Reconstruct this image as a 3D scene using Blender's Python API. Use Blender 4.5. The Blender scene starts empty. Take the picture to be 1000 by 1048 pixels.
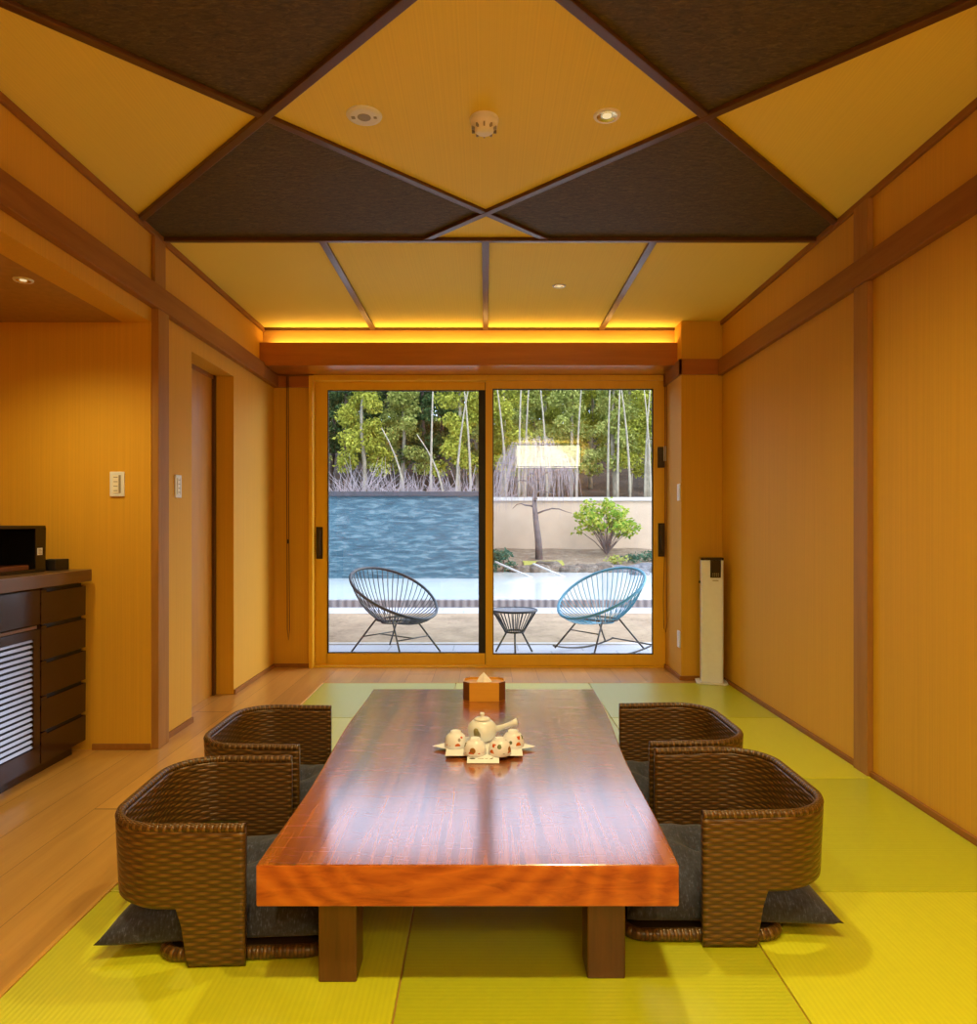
import bpy, bmesh, math, random
from mathutils import Vector, Matrix, noise
random.seed(7)
PI = math.pi
SC = bpy.context.scene
COL = SC.collection
F = 735.0; CX = 497.0; CY = 538.0; CAMZ = 1.1      # measured lens of the photograph

# ------------------------------------------------------------------ node materials
class NT:
    def __init__(s, name):
        s.m = bpy.data.materials.new(name); s.m.use_nodes = True
        s.t = s.m.node_tree; s.t.nodes.clear()
        s.out = s.t.nodes.new('ShaderNodeOutputMaterial')
    def n(s, typ, **kw):
        nd = s.t.nodes.new('ShaderNode' + typ)
        for k, v in kw.items():
            if k.startswith('i_'):
                key = k[2:]
                key = int(key) if key.isdigit() else key.replace('_', ' ')
                nd.inputs[key].default_value = v
            else:
                setattr(nd, k, v)
        return nd
    def l(s, a, b): s.t.links.new(a, b)
    def coord(s, scale=(1, 1, 1), kind='Object', rot=(0, 0, 0)):
        tc = s.n('TexCoord'); mp = s.n('Mapping')
        mp.inputs['Scale'].default_value = scale; mp.inputs['Rotation'].default_value = rot
        s.l(tc.outputs[kind], mp.inputs['Vector']); return mp.outputs['Vector']
    def noise(s, vec, scale, detail=3, rough=.5, dist=0):
        nd = s.n('TexNoise'); nd.inputs['Scale'].default_value = scale; nd.inputs['Detail'].default_value = detail
        nd.inputs['Roughness'].default_value = rough; nd.inputs['Distortion'].default_value = dist
        s.l(vec, nd.inputs['Vector']); return nd.outputs['Fac']
    def ramp(s, fac, stops):
        r = s.n('ValToRGB'); e = r.color_ramp.elements
        while len(e) < len(stops): e.new(.5)
        for el, (p, c) in zip(e, stops):
            el.position = p; el.color = (*c, 1) if len(c) == 3 else c
        s.l(fac, r.inputs['Fac']); return r.outputs['Color']
    def math(s, op, a, b=None, c=None):
        m = s.n('Math', operation=op)
        for i, v in enumerate((a, b, c)):
            if v is None: continue
            if isinstance(v, (int, float)): m.inputs[i].default_value = v
            else: s.l(v, m.inputs[i])
        return m.outputs[0]
    def mixc(s, fac, a, b, typ='MIX'):
        m = s.n('Mix', data_type='RGBA', blend_type=typ)
        for i, v in ((0, fac), (6, a), (7, b)):
            if isinstance(v, (int, float)): m.inputs[i].default_value = v
            elif isinstance(v, tuple): m.inputs[i].default_value = (*v, 1)
            else: s.l(v, m.inputs[i])
        return m.outputs[2]
    def bump(s, h, strength=.3, dist=.002):
        b = s.n('Bump'); b.inputs['Strength'].default_value = strength; b.inputs['Distance'].default_value = dist
        s.l(h, b.inputs['Height']); return b.outputs['Normal']
    def bsdf(s, color, rough=.5, normal=None, **kw):
        p = s.n('BsdfPrincipled')
        if isinstance(color, tuple): p.inputs['Base Color'].default_value = (*color, 1)
        else: s.l(color, p.inputs['Base Color'])
        if isinstance(rough, (int, float)): p.inputs['Roughness'].default_value = rough
        else: s.l(rough, p.inputs['Roughness'])
        if normal is not None: s.l(normal, p.inputs['Normal'])
        for k, v in kw.items(): p.inputs[k.replace('_', ' ')].default_value = v
        s.l(p.outputs[0], s.out.inputs['Surface']); return p

def plain(name, c, rough=.5, var=.08, scale=30, **kw):
    t = NT(name); v = t.coord()
    f = t.noise(v, scale, 3)
    lo = tuple(x * (1 - var) for x in c); hi = tuple(min(1, x * (1 + var)) for x in c)
    t.bsdf(t.ramp(f, [(.3, lo), (.7, hi)]), rough, **kw); return t.m

def wallpaper(name, c, ax=(1, 1, 0)):
    t = NT(name); v = t.coord((160 * ax[0] + .001, 160 * ax[1] + .001, 1.2)); f = t.noise(v, 1.0, 2)
    g = t.noise(t.coord(), 1.3, 3)
    lo = tuple(x * .93 for x in c); hi = tuple(min(1, x * 1.05) for x in c)
    col = t.mixc(.25, t.ramp(f, [(.3, lo), (.7, hi)]), t.ramp(g, [(.3, lo), (.7, hi)]))
    t.bsdf(col, .75, t.bump(f, .12, .001)); return t.m

def wood(name, c1, c2, along='Y', scale=1.0, rough=.4, plank=None, coat=0.0, contrast=.5, spec=.5):
    t = NT(name)
    s = {'X': (.6, 9, 9), 'Y': (9, .6, 9), 'Z': (9, 9, .6)}[along]
    v = t.coord(tuple(x * scale for x in s))
    f = t.noise(v, 1.6, 6, .6, .6)
    fine = t.noise(t.coord(tuple(x * scale * 8 for x in s)), 1.5, 2)
    mid = tuple((a + b) / 2 for a, b in zip(c1, c2))
    col = t.ramp(f, [(.5 - contrast / 2.2, c1), (.5, mid), (.5 + contrast / 2.2, c2)])
    col = t.mixc(.18, col, t.ramp(fine, [(.35, c1), (.65, c2)]))
    if plank:
        tc = t.n('TexCoord'); sp = t.n('SeparateXYZ'); t.l(tc.outputs['Object'], sp.inputs[0])
        u = t.math('DIVIDE', sp.outputs[plank[0]], plank[1]); row = t.math('FLOOR', u)
        fr = t.math('SUBTRACT', u, row)
        w = t.n('TexWhiteNoise', noise_dimensions='1D'); t.l(row, w.inputs['W'])
        le = t.math('ADD', t.math('DIVIDE', sp.outputs[plank[2]], plank[3]), t.math('MULTIPLY', w.outputs['Value'], 7.3))
        cell = t.math('FLOOR', le); fl = t.math('SUBTRACT', le, cell)
        w2 = t.n('TexWhiteNoise', noise_dimensions='2D'); cb = t.n('CombineXYZ')
        t.l(row, cb.inputs[0]); t.l(cell, cb.inputs[1]); t.l(cb.outputs[0], w2.inputs['Vector'])
        tone = t.math('ADD', t.math('MULTIPLY', w2.outputs['Value'], .30), .82)
        cc = t.n('CombineColor'); [t.l(tone, cc.inputs[i]) for i in range(3)]
        col = t.mixc(1.0, col, cc.outputs[0], 'MULTIPLY')
        g1 = t.math('LESS_THAN', fr, .012); g2 = t.math('LESS_THAN', fl, .0012)
        gap = t.math('MAXIMUM', g1, g2)
        col = t.mixc(gap, col, tuple(x * .35 for x in c1))
    t.bsdf(col, rough, t.bump(f, .05, .002), Coat_Weight=coat, Coat_Roughness=.08, Specular_IOR_Level=spec); return t.m

WALL_C = (.68, .362, .020)
M = {}
M['wall'] = wallpaper('wallpaper', WALL_C)
M['ceil_tan'] = wallpaper('ceiling_paper', (.88, .70, .12), (1, 0, 0))
M['trim'] = wood('trim_wood', (.26, .10, .016), (.36, .15, .028), 'Y', 1.5, .5, spec=.2)
M['trim_z'] = wood('post_wood', (.32, .145, .03), (.44, .21, .05), 'Z', 1.5, .5, spec=.2)
M['trim_x'] = wood('beam_wood', (.34, .10, .010), (.46, .145, .018), 'X', 1.5, .30, coat=1.0)
M['batten'] = wood('batten_wood', (.075, .028, .008), (.12, .045, .012), 'Y', 1.5, .3)
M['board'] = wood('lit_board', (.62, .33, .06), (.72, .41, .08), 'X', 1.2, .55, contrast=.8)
M['sash'] = wood('sash_wood', (.84, .48, .022), (.90, .55, .035), 'Z', 1.4, .4)
M['floor'] = wood('floor_boards', (.50, .25, .055), (.66, .36, .095), 'Y', .9, .33, plank=('X', .19, 'Y', 7.0), coat=.5)
M['door'] = wood('door_wood', (.46, .20, .016), (.56, .26, .022), 'Z', 1.2, .4)

def dark_panel():
    t = NT('woven_bark_panel'); v = t.coord((22, 60, 22), rot=(0, 0, .6)); f = t.noise(v, 1.5, 4, .6, 1.0)
    g = t.noise(t.coord((70, 18, 22), rot=(0, 0, -.4)), 1.2, 3)
    h = t.mixc(.5, f, g)
    t.bsdf(t.ramp(f, [(.3, (.038, .024, .006)), (.55, (.085, .055, .013)), (.75, (.15, .10, .026))]), .7, t.bump(f, .5, .004)); return t.m
M['ceil_dark'] = dark_panel()

def tatami(name, axis, c1, c2):
    t = NT(name)
    a = 0 if axis == 'X' else 1
    s = [1.2, 1.2, 1]; s[a] = 260
    f = t.noise(t.coord(tuple(s)), 1.0, 2)
    g = t.noise(t.coord((40, 40, 1)), 1.0, 3)
    tc = t.n('TexCoord'); sp = t.n('SeparateXYZ'); t.l(tc.outputs['Object'], sp.inputs[0])
    rib = t.math('SINE', t.math('MULTIPLY', sp.outputs[axis], 2 * PI / .0135))
    ribn = t.math('ADD', t.math('MULTIPLY', rib, .5), .5)
    col = t.mixc(.35, t.ramp(f, [(.3, c1), (.7, c2)]), t.ramp(g, [(.3, c1), (.7, c2)]))
    col = t.mixc(t.math('MULTIPLY', t.math('SUBTRACT', 1, ribn), .16), col, tuple(x * .62 for x in c1))
    t.bsdf(col, .38, t.bump(ribn, .22, .001), Specular_IOR_Level=.75, Coat_Weight=.55, Coat_Roughness=.32); return t.m
M['tat_a'] = tatami('tatami_a', 'X', (.60, .62, .014), (.68, .70, .022))
M['tat_b'] = tatami('tatami_b', 'Y', (.47, .50, .010), (.54, .575, .016))

def slab_wood():
    t = NT('slab_wood')
    tc = t.n('TexCoord'); mp = t.n('Mapping'); t.l(tc.outputs['Object'], mp.inputs['Vector'])
    mp.inputs['Location'].default_value = (.02, 0, .30); mp.inputs['Scale'].default_value = (1, .07, 1.7)
    wob = t.n('TexNoise'); wob.inputs['Scale'].default_value = 2.2; wob.inputs['Detail'].default_value = 3
    t.l(mp.outputs[0], wob.inputs['Vector'])
    add = t.n('VectorMath', operation='MULTIPLY_ADD')
    t.l(wob.outputs['Color'], add.inputs[0]); add.inputs[1].default_value = (.16, .0, .16); t.l(mp.outputs[0], add.inputs[2])
    w = t.n('TexWave', wave_type='RINGS', rings_direction='Y'); w.inputs['Scale'].default_value = 6.5
    w.inputs['Distortion'].default_value = 3.2; w.inputs['Detail'].default_value = 3; w.inputs['Detail Scale'].default_value = 1.6
    t.l(add.outputs[0], w.inputs['Vector'])
    st = t.noise(t.coord((26, .9, 26)), 1.2, 6, .68, .7)
    col = t.ramp(w.outputs['Fac'], [(.0, (.20, .036, .006)), (.35, (.27, .055, .008)), (.7, (.33, .075, .010)), (1, (.38, .095, .013))])
    col = t.mixc(.75, col, t.ramp(st, [(.30, (.05, .012, .004)), (.44, (.20, .05, .008)), (.54, (.38, .11, .012)), (.75, (.50, .17, .02))]))
    scr = t.noise(t.coord((5, 60, 5), rot=(0, 0, .25)), 1.1, 3, .5, 1.5)
    r = t.math('ADD', .16, t.math('MULTIPLY', scr, .18))
    bh = t.noise(t.coord((12, 5, 12)), 1.3, 4, .55, 1.2)
    hh = t.math('ADD', t.math('MULTIPLY', bh, .7), t.math('MULTIPLY', st, .26))
    t.bsdf(col, r, t.bump(hh, .24, .006), Coat_Weight=.82, Coat_Roughness=.125, Coat_IOR=2.6, Specular_IOR_Level=.5); return t.m
M['slab'] = slab_wood()
def slab_end():
    t = NT('slab_cut_face'); tc = t.n('TexCoord'); mp = t.n('Mapping'); t.l(tc.outputs['Object'], mp.inputs['Vector'])
    mp.inputs['Location'].default_value = (.10, 0, -.62); mp.inputs['Scale'].default_value = (1, .25, 1.25)
    wob = t.n('TexNoise'); wob.inputs['Scale'].default_value = 4; wob.inputs['Detail'].default_value = 2; t.l(mp.outputs[0], wob.inputs['Vector'])
    add = t.n('VectorMath', operation='MULTIPLY_ADD'); t.l(wob.outputs['Color'], add.inputs[0]); add.inputs[1].default_value = (.14, .05, .14); t.l(mp.outputs[0], add.inputs[2])
    w = t.n('TexWave', wave_type='RINGS', rings_direction='Y'); w.inputs['Scale'].default_value = 5.0; w.inputs['Distortion'].default_value = 2.2; w.inputs['Detail'].default_value = 4; w.inputs['Detail Roughness'].default_value = .65
    t.l(add.outputs[0], w.inputs['Vector'])
    f = t.noise(t.coord((5, 5, 26), rot=(0, .35, 0)), 1.5, 6, .65, 1.2)
    col = t.mixc(.5, t.ramp(w.outputs['Fac'], [(.05, (.33, .062, .008)), (.4, (.44, .10, .011)), (.8, (.53, .135, .014)), (1, (.60, .17, .02))]), t.ramp(f, [(.34, (.20, .03, .006)), (.48, (.44, .10, .011)), (.68, (.60, .17, .018))]))
    t.bsdf(col, .3, t.bump(w.outputs['Fac'], .06, .002), Coat_Weight=.3, Coat_Roughness=.15); return t.m
M['slab_end'] = slab_end()
M['slab_leg'] = wood('table_leg_wood', (.055, .018, .005), (.16, .058, .013), 'Z', 1.4, .3, contrast=.7)

def wicker(name, c_lo, c_hi, du=.026, dv=.0105):
    t = NT(name); uv = t.n('UVMap'); sp = t.n('SeparateXYZ'); t.l(uv.outputs[0], sp.inputs[0])
    u = t.math('DIVIDE', sp.outputs[0], du); v = t.math('DIVIDE', sp.outputs[1], dv)
    row = t.math('FLOOR', v)
    hr = t.math('ABSOLUTE', t.math('SINE', t.math('MULTIPLY', v, PI)))
    ph = t.math('MULTIPLY', t.math('ADD', u, row), PI)
    md = t.math('ADD', t.math('MULTIPLY', t.math('SINE', ph), .5), .5)
    h = t.math('MULTIPLY', t.math('POWER', hr, .6), t.math('ADD', t.math('MULTIPLY', t.math('POWER', md, 1.4), .85), .15))
    nz = t.noise(t.coord(), 14, 3)
    col = t.ramp(h, [(.05, tuple(x * .35 for x in c_lo)), (.40, c_lo), (.95, c_hi)])
    col = t.mixc(t.math('MULTIPLY', nz, .35), col, c_lo)
    t.bsdf(col, .30, t.bump(h, .55, .004), Specular_IOR_Level=.55); return t.m
M['wicker'] = wicker('wicker', (.105, .047, .009), (.19, .092, .020), .030, .0095)

def fabric(name, c):
    t = NT(name); v = t.coord((110, 110, 110)); f = t.noise(v, 1, 3, .6)
    g = t.noise(t.coord((260, 40, 60)), 1, 2); h = t.math('ADD', t.math('MULTIPLY', f, .5), t.math('MULTIPLY', g, .5))
    t.bsdf(t.ramp(h, [(.35, tuple(x * .45 for x in c)), (.55, c), (.68, tuple(x * 3.0 for x in c))]), .85, t.bump(h, .35, .002), Sheen_Weight=.15); return t.m
M['cushion'] = fabric('charcoal_fabric', (.029, .030, .056))

M['white'] = plain('white_plastic', (.78, .80, .86), .4, .02)
M['white_gloss'] = plain('white_gloss', (.80, .84, .98), .12, .02)
M['cream'] = plain('cream_plastic', (.86, .82, .74), .4, .02)
M['grey_pl'] = plain('grey_plastic', (.30, .27, .22), .5, .05)
M['black'] = plain('black_gloss', (.008, .007, .007), .15, .1)
M['black_matt'] = plain('black_matt', (.012, .010, .009), .5, .1)
M['bronze'] = plain('bronze', (.045, .025, .012), .4, .1)
M['cab'] = wood('dark_lacquer_wood', (.026, .009, .003), (.040, .014, .005), 'Y', 1.2, .16, spec=.5)
M['counter'] = wood('counter_wood', (.12, .060, .026), (.17, .088, .04), 'Y', 1.2, .28)
M['louver'] = plain('louver_metal', (.36, .35, .38), .34, .05, Metallic=.9)
M['red'] = plain('red_lacquer', (.30, .02, .02), .25, .1)
M['brown_lac'] = plain('brown_lacquer', (.10, .025, .012), .2, .1)
M['paper'] = plain('white_paper', (.82, .83, .90), .8, .02)
M['tissue'] = plain('tissue_paper', (.86, .86, .92), .9, .02)
M['glaze'] = plain('ivory_glaze', (.76, .77, .80), .18, .05)
M['olive'] = plain('olive_glaze', (.22, .19, .08), .3, .1)
M['boxwood'] = wood('tissue_box_wood', (.62, .28, .02), (.74, .36, .03), 'X', 1.6, .3, contrast=.9)
M['boxwood_dark'] = wood('tissue_box_edge', (.12, .04, .01), (.17, .06, .014), 'X', 1.6, .3)
M['ink'] = plain('dark_ink', (.03, .02, .02), .7)
M['cord'] = plain('brown_cord', (.20, .08, .02), .6)
M['cord_dark'] = plain('dark_cord', (.10, .04, .015), .6)
M['chrome'] = plain('gold_reflector', (.80, .62, .30), .2, .02, Metallic=1.0)

def cup_paint():
    t = NT('painted_porcelain'); v = t.coord((1, 1, 1))
    vo = t.n('TexVoronoi'); vo.inputs['Scale'].default_value = 42; t.l(v, vo.inputs['Vector'])
    sp = t.n('SeparateXYZ'); t.l(v, sp.inputs[0])
    band = t.math('MULTIPLY', t.math('GREATER_THAN', sp.outputs[2], .010), t.math('LESS_THAN', sp.outputs[2], .040))
    spot = t.math('MULTIPLY', t.math('LESS_THAN', vo.outputs['Distance'], .42), band)
    sc = t.n('SeparateColor'); t.l(vo.outputs['Color'], sc.inputs[0])
    pick = t.ramp(sc.outputs[0], [(.0, (.55, .06, .015)), (.42, (.55, .12, .02)), (.45, (.10, .13, .04)), (.7, (.12, .12, .10)), (.74, (.80, .80, .88))])
    t.bsdf(t.mixc(spot, (.80, .80, .88), pick), .2); return t.m
M['cup'] = cup_paint()

def glass():
    t = NT('window_glass'); tr = t.n('BsdfTransparent'); gl = t.n('BsdfGlossy')
    tr.inputs[0].default_value = (.97, .985, .98, 1); gl.inputs['Roughness'].default_value = .0
    fr = t.n('Fresnel'); ge = t.n('NewGeometry')
    t.l(t.math('SUBTRACT', 1.5, t.math('MULTIPLY', ge.outputs['Backfacing'], 1.5 - 1 / 1.5)), fr.inputs['IOR'])
    mx = t.n('MixShader'); t.l(fr.outputs[0], mx.inputs[0]); t.l(tr.outputs[0], mx.inputs[1]); t.l(gl.outputs[0], mx.inputs[2])
    t.l(mx.outputs[0], t.out.inputs['Surface']); return t.m
M['glass'] = glass()

def emit(name, c, s):
    t = NT(name); e = t.n('Emission'); e.inputs[0].default_value = (*c, 1); e.inputs[1].default_value = s
    t.l(e.outputs[0], t.out.inputs['Surface']); return t.m
WARM = (1.0, .82, .36)
M['lamp'] = emit('lamp_glow', (1, .74, .38), .9)

# outdoors
def slate():
    t = NT('slate_cladding'); tc = t.n('TexCoord'); mp = t.n('Mapping'); t.l(tc.outputs['Object'], mp.inputs['Vector'])
    mp.inputs['Rotation'].default_value = (PI / 2, 0, 0)
    br = t.n('TexBrick'); t.l(mp.outputs[0], br.inputs['Vector']); br.inputs['Scale'].default_value = 1
    br.inputs['Brick Width'].default_value = .42; br.inputs['Row Height'].default_value = .065; br.inputs['Mortar Size'].default_value = .006
    br.inputs['Color1'].default_value = (.022, .06, .085, 1); br.inputs['Color2'].default_value = (.05, .11, .145, 1); br.inputs['Mortar'].default_value = (.05, .09, .13, 1)
    f = t.noise(t.coord((2.2, 1, 12)), 1.3, 5, .65, .5)
    col = t.mixc(.5, br.outputs['Color'], t.ramp(f, [(.33, (.008, .035, .055)), (.5, (.040, .11, .15)), (.66, (.22, .31, .34))]))
    t.bsdf(col, .6, t.bump(f, .5, .03), Specular_IOR_Level=.25); return t.m
M['slate'] = slate()
M['cap'] = plain('dark_stone_cap', (.030, .032, .042), .5, .3, 8)
M['render'] = plain('tan_render', (.47, .375, .28), .9, .06, 2)
M['render_cap'] = plain('white_coping', (.52, .51, .49), .7, .04, 4)
M['pond'] = plain('sky_sheen_water', (.60, .65, .64), .12, .03, 3, Specular_IOR_Level=.5)  # pale sky reflection is painted into the diffuse base colour
def ground(name, cols, scale, bumpd=.02, rough=.95):
    t = NT(name); f = t.noise(t.coord(), scale, 7, .68, .4); g = t.noise(t.coord(), scale * 9, 3)
    h = t.math('ADD', t.math('MULTIPLY', f, .65), t.math('MULTIPLY', g, .35))
    t.bsdf(t.ramp(h, [(.32, cols[0]), (.5, cols[1]), (.66, cols[2])]), rough, t.bump(h, .5, bumpd)); return t.m
M['sand'] = ground('sandy_soil', [(.17, .115, .068), (.32, .23, .145), (.42, .31, .20)], 2.2)
M['soil'] = ground('garden_soil', [(.08, .058, .038), (.18, .135, .09), (.30, .25, .18)], 3)
M['hill'] = ground('forest_floor', [(.020, .013, .008), (.055, .036, .022), (.13, .085, .055)], 1.6, .1)
M['moss'] = ground('moss', [(.16, .16, .02), (.30, .30, .05), (.40, .36, .10)], 14)
M['rock'] = ground('rock', [(.035, .028, .02), (.11, .09, .07), (.24, .21, .17)], 4, .03, .85)
M['rock_grey'] = ground('rock_grey', [(.045, .048, .055), (.13, .135, .15), (.28, .29, .31)], 4, .03, .8)
def deck():
    t = NT('deck_tile'); tc = t.n('TexCoord'); br = t.n('TexBrick'); t.l(tc.outputs['Object'], br.inputs['Vector'])
    br.inputs['Scale'].default_value = 1; br.inputs['Brick Width'].default_value = .6; br.inputs['Row Height'].default_value = .3; br.inputs['Mortar Size'].default_value = .006
    br.inputs['Color1'].default_value = (.42, .43, .48, 1); br.inputs['Color2'].default_value = (.47, .48, .53, 1); br.inputs['Mortar'].default_value = (.25, .26, .3, 1)
    t.bsdf(br.outputs['Color'], .5); return t.m
M['deck'] = deck()
def ribbed():
    t = NT('ribbed_edge_tile'); tc = t.n('TexCoord'); sp = t.n('SeparateXYZ'); t.l(tc.outputs['Object'], sp.inputs[0])
    s = t.math('ADD', t.math('MULTIPLY', t.math('SINE', t.math('MULTIPLY', sp.outputs[0], 2 * PI / .11)), .5), .5)
    t.bsdf(t.ramp(s, [(.1, (.13, .11, .11)), (.5, (.20, .175, .17)), (.9, (.25, .22, .21))]), .6, t.bump(s, .5, .02)); return t.m
M['rib'] = ribbed()
def leafmat(name, c1, c2):
    t = NT(name); g = t.n('NewGeometry'); w = t.n('TexNoise'); w.inputs['Scale'].default_value = 1.1; w.inputs['Detail'].default_value = 4
    tc = t.n('TexCoord'); t.l(tc.outputs['Object'], w.inputs['Vector'])
    rnd = t.math('ADD', t.math('MULTIPLY', g.outputs['Random Per Island'], .6), t.math('MULTIPLY', w.outputs['Fac'], .4))
    col = t.ramp(rnd, [(.2, c1), (.8, c2)])
    d = t.n('BsdfDiffuse'); tl = t.n('BsdfTranslucent'); t.l(col, d.inputs[0]); t.l(col, tl.inputs[0])
    mx = t.n('MixShader'); mx.inputs[0].default_value = .35; t.l(d.outputs[0], mx.inputs[1]); t.l(tl.outputs[0], mx.inputs[2])
    t.l(mx.outputs[0], t.out.inputs['Surface']); return t.m
M['leaf_y'] = leafmat('yellow_green_leaves', (.19, .22, .03), (.56, .57, .10))
M['leaf_g'] = leafmat('mid_green_leaves', (.21, .26, .055), (.52, .55, .17))
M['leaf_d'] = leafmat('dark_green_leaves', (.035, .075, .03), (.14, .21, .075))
M['leaf_b'] = leafmat('bush_leaves', (.13, .30, .04), (.50, .52, .10))
M['leaf_t'] = leafmat('teal_leaves', (.03, .10, .07), (.12, .24, .16))
M['bark_pale'] = plain('pale_bark', (.30, .27, .20), .9, .3, 6)
M['bark'] = plain('brown_bark', (.12, .085, .065), .9, .3, 6)
M['bark_grey'] = plain('grey_bark', (.12, .10, .10), .9, .3, 6)
M['twig'] = plain('pale_twig', (.30, .26, .27), .9, .2, 6)
M['cord_blk'] = plain('charcoal_cord', (.035, .042, .052), .45, .1)
M['cord_teal'] = plain('turquoise_cord', (.045, .27, .40), .4, .15, 2)
M['steel'] = plain('black_steel', (.018, .018, .022), .45, .1)

# ------------------------------------------------------------------ mesh helpers
class MB:
    def __init__(s): s.v = []; s.f = []; s.mi = []; s.uv = None
    def add(s, vs, fs, mi=0):
        b = len(s.v); s.v += [tuple(p) for p in vs]; s.f += [tuple(b + i for i in f) for f in fs]; s.mi += [mi] * len(fs); return s
    def box(s, x0, x1, y0, y1, z0, z1, mi=0):
        v = [(x0, y0, z0), (x1, y0, z0), (x1, y1, z0), (x0, y1, z0), (x0, y0, z1), (x1, y0, z1), (x1, y1, z1), (x0, y1, z1)]
        return s.add(v, [(0, 3, 2, 1), (4, 5, 6, 7), (0, 1, 5, 4), (1, 2, 6, 5), (2, 3, 7, 6), (3, 0, 4, 7)], mi)
    def prism(s, poly, z0, z1, mi=0):
        n = len(poly); v = [(x, y, z0) for x, y in poly] + [(x, y, z1) for x, y in poly]
        f = [tuple(range(n - 1, -1, -1)), tuple(range(n, 2 * n))] + [(i, (i + 1) % n, n + (i + 1) % n, n + i) for i in range(n)]
        return s.add(v, f, mi)
    def tube(s, pts, r, seg=6, closed=False, mi=0, flat=1.0):
        pts = [Vector(p) for p in pts]; n = len(pts); rs = r if isinstance(r, (list, tuple)) else [r] * n
        vs = []; up = Vector((0, 0, 1)); prev = None
        for i, p in enumerate(pts):
            if closed: t = pts[(i + 1) % n] - pts[i - 1]
            else: t = pts[min(i + 1, n - 1)] - pts[max(i - 1, 0)]
            if t.length < 1e-9: t = Vector((0, 0, 1))
            t.normalize()
            if prev is None:
                a = up.cross(t)
                if a.length < .05: a = Vector((1, 0, 0)).cross(t)
            else:
                a = prev - t * prev.dot(t)
            a.normalize(); prev = a; b = t.cross(a)
            for k in range(seg):
                q = 2 * PI * k / seg
                vs.append(p + a * (rs[i] * math.cos(q)) + b * (rs[i] * flat * math.sin(q)))
        fs = []
        m = n if closed else n - 1
        for i in range(m):
            j = (i + 1) % n
            for k in range(seg):
                l = (k + 1) % seg
                fs.append((i * seg + k, i * seg + l, j * seg + l, j * seg + k))
        if not closed:
            fs.append(tuple(range(seg - 1, -1, -1))); fs.append(tuple((n - 1) * seg + k for k in range(seg)))
        return s.add(vs, fs, mi)
    def lathe(s, prof, seg=24, c=(0, 0), mi=0, cap=True):
        n = len(prof); vs = []
        for k in range(seg):
            q = 2 * PI * k / seg
            for r, z in prof: vs.append((c[0] + r * math.cos(q), c[1] + r * math.sin(q), z))
        fs = []
        for k in range(seg):
            l = (k + 1) % seg
            for i in range(n - 1): fs.append((k * n + i, l * n + i, l * n + i + 1, k * n + i + 1))
        if cap and prof[0][0] > 1e-6: fs.append(tuple(k * n for k in range(seg - 1, -1, -1)))
        if cap and prof[-1][0] > 1e-6: fs.append(tuple(k * n + n - 1 for k in range(seg)))
        return s.add(vs, fs, mi)
    def xf(s, mat):
        s.v = [tuple(mat @ Vector(p)) for p in s.v]; return s
    def build(s, name, mats, parent=None, bevel=0, smooth=False, loc=None, rot=None):
        me = bpy.data.meshes.new(name); me.from_pydata(s.v, [], s.f)
        if not isinstance(mats, (list, tuple)): mats = [mats]
        for m in mats: me.materials.append(m)
        me.polygons.foreach_set('material_index', s.mi)
        bm = bmesh.new(); bm.from_mesh(me); bmesh.ops.remove_doubles(bm, verts=bm.verts, dist=1e-6)
        bmesh.ops.recalc_face_normals(bm, faces=bm.faces); bm.to_mesh(me); bm.free()
        if smooth: me.polygons.foreach_set('use_smooth', [True] * len(me.polygons))
        o = bpy.data.objects.new(name, me); COL.objects.link(o)
        if parent: o.parent = parent
        if loc: o.location = loc
        if rot: o.rotation_euler = rot
        if bevel:
            b = o.modifiers.new('Bevel', 'BEVEL'); b.width = bevel; b.segments = 2; b.limit_method = 'ANGLE'; b.angle_limit = .7
        return o

def tag(o, label=None, cat=None, group=None, kind=None):
    if label: o['label'] = label
    if cat: o['category'] = cat
    if group: o['group'] = group
    if kind: o['kind'] = kind
    return o
def empty(name, loc, rz=0):
    o = bpy.data.objects.new(name, None); COL.objects.link(o); o.location = loc; o.rotation_euler = (0, 0, rz); o.empty_display_size = .1; return o
def kids(o): return [c for c in bpy.data.objects if c.parent == o]
def copy_tree(o, parent=None):
    ch = kids(o); c = o.copy(); COL.objects.link(c)
    if parent: c.parent = parent
    for k in ch: copy_tree(k, c)
    return c
def struct(o): o['kind'] = 'structure'; return o
def bx(x0, x1, y0, y1, z0, z1): return MB().box(x0, x1, y0, y1, z0, z1)

# ------------------------------------------------------------------ the room
XL, XR, H, YB, YF = -1.645, 1.69, 2.56, 5.60, -2.4
AX = -2.60        # alcove far side
AY = 3.53         # alcove end wall
# floor
struct(MB().box(AX - .1, XR + .15, YF - .1, YB, -.06, 0).build('floor', M['floor']))
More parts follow.
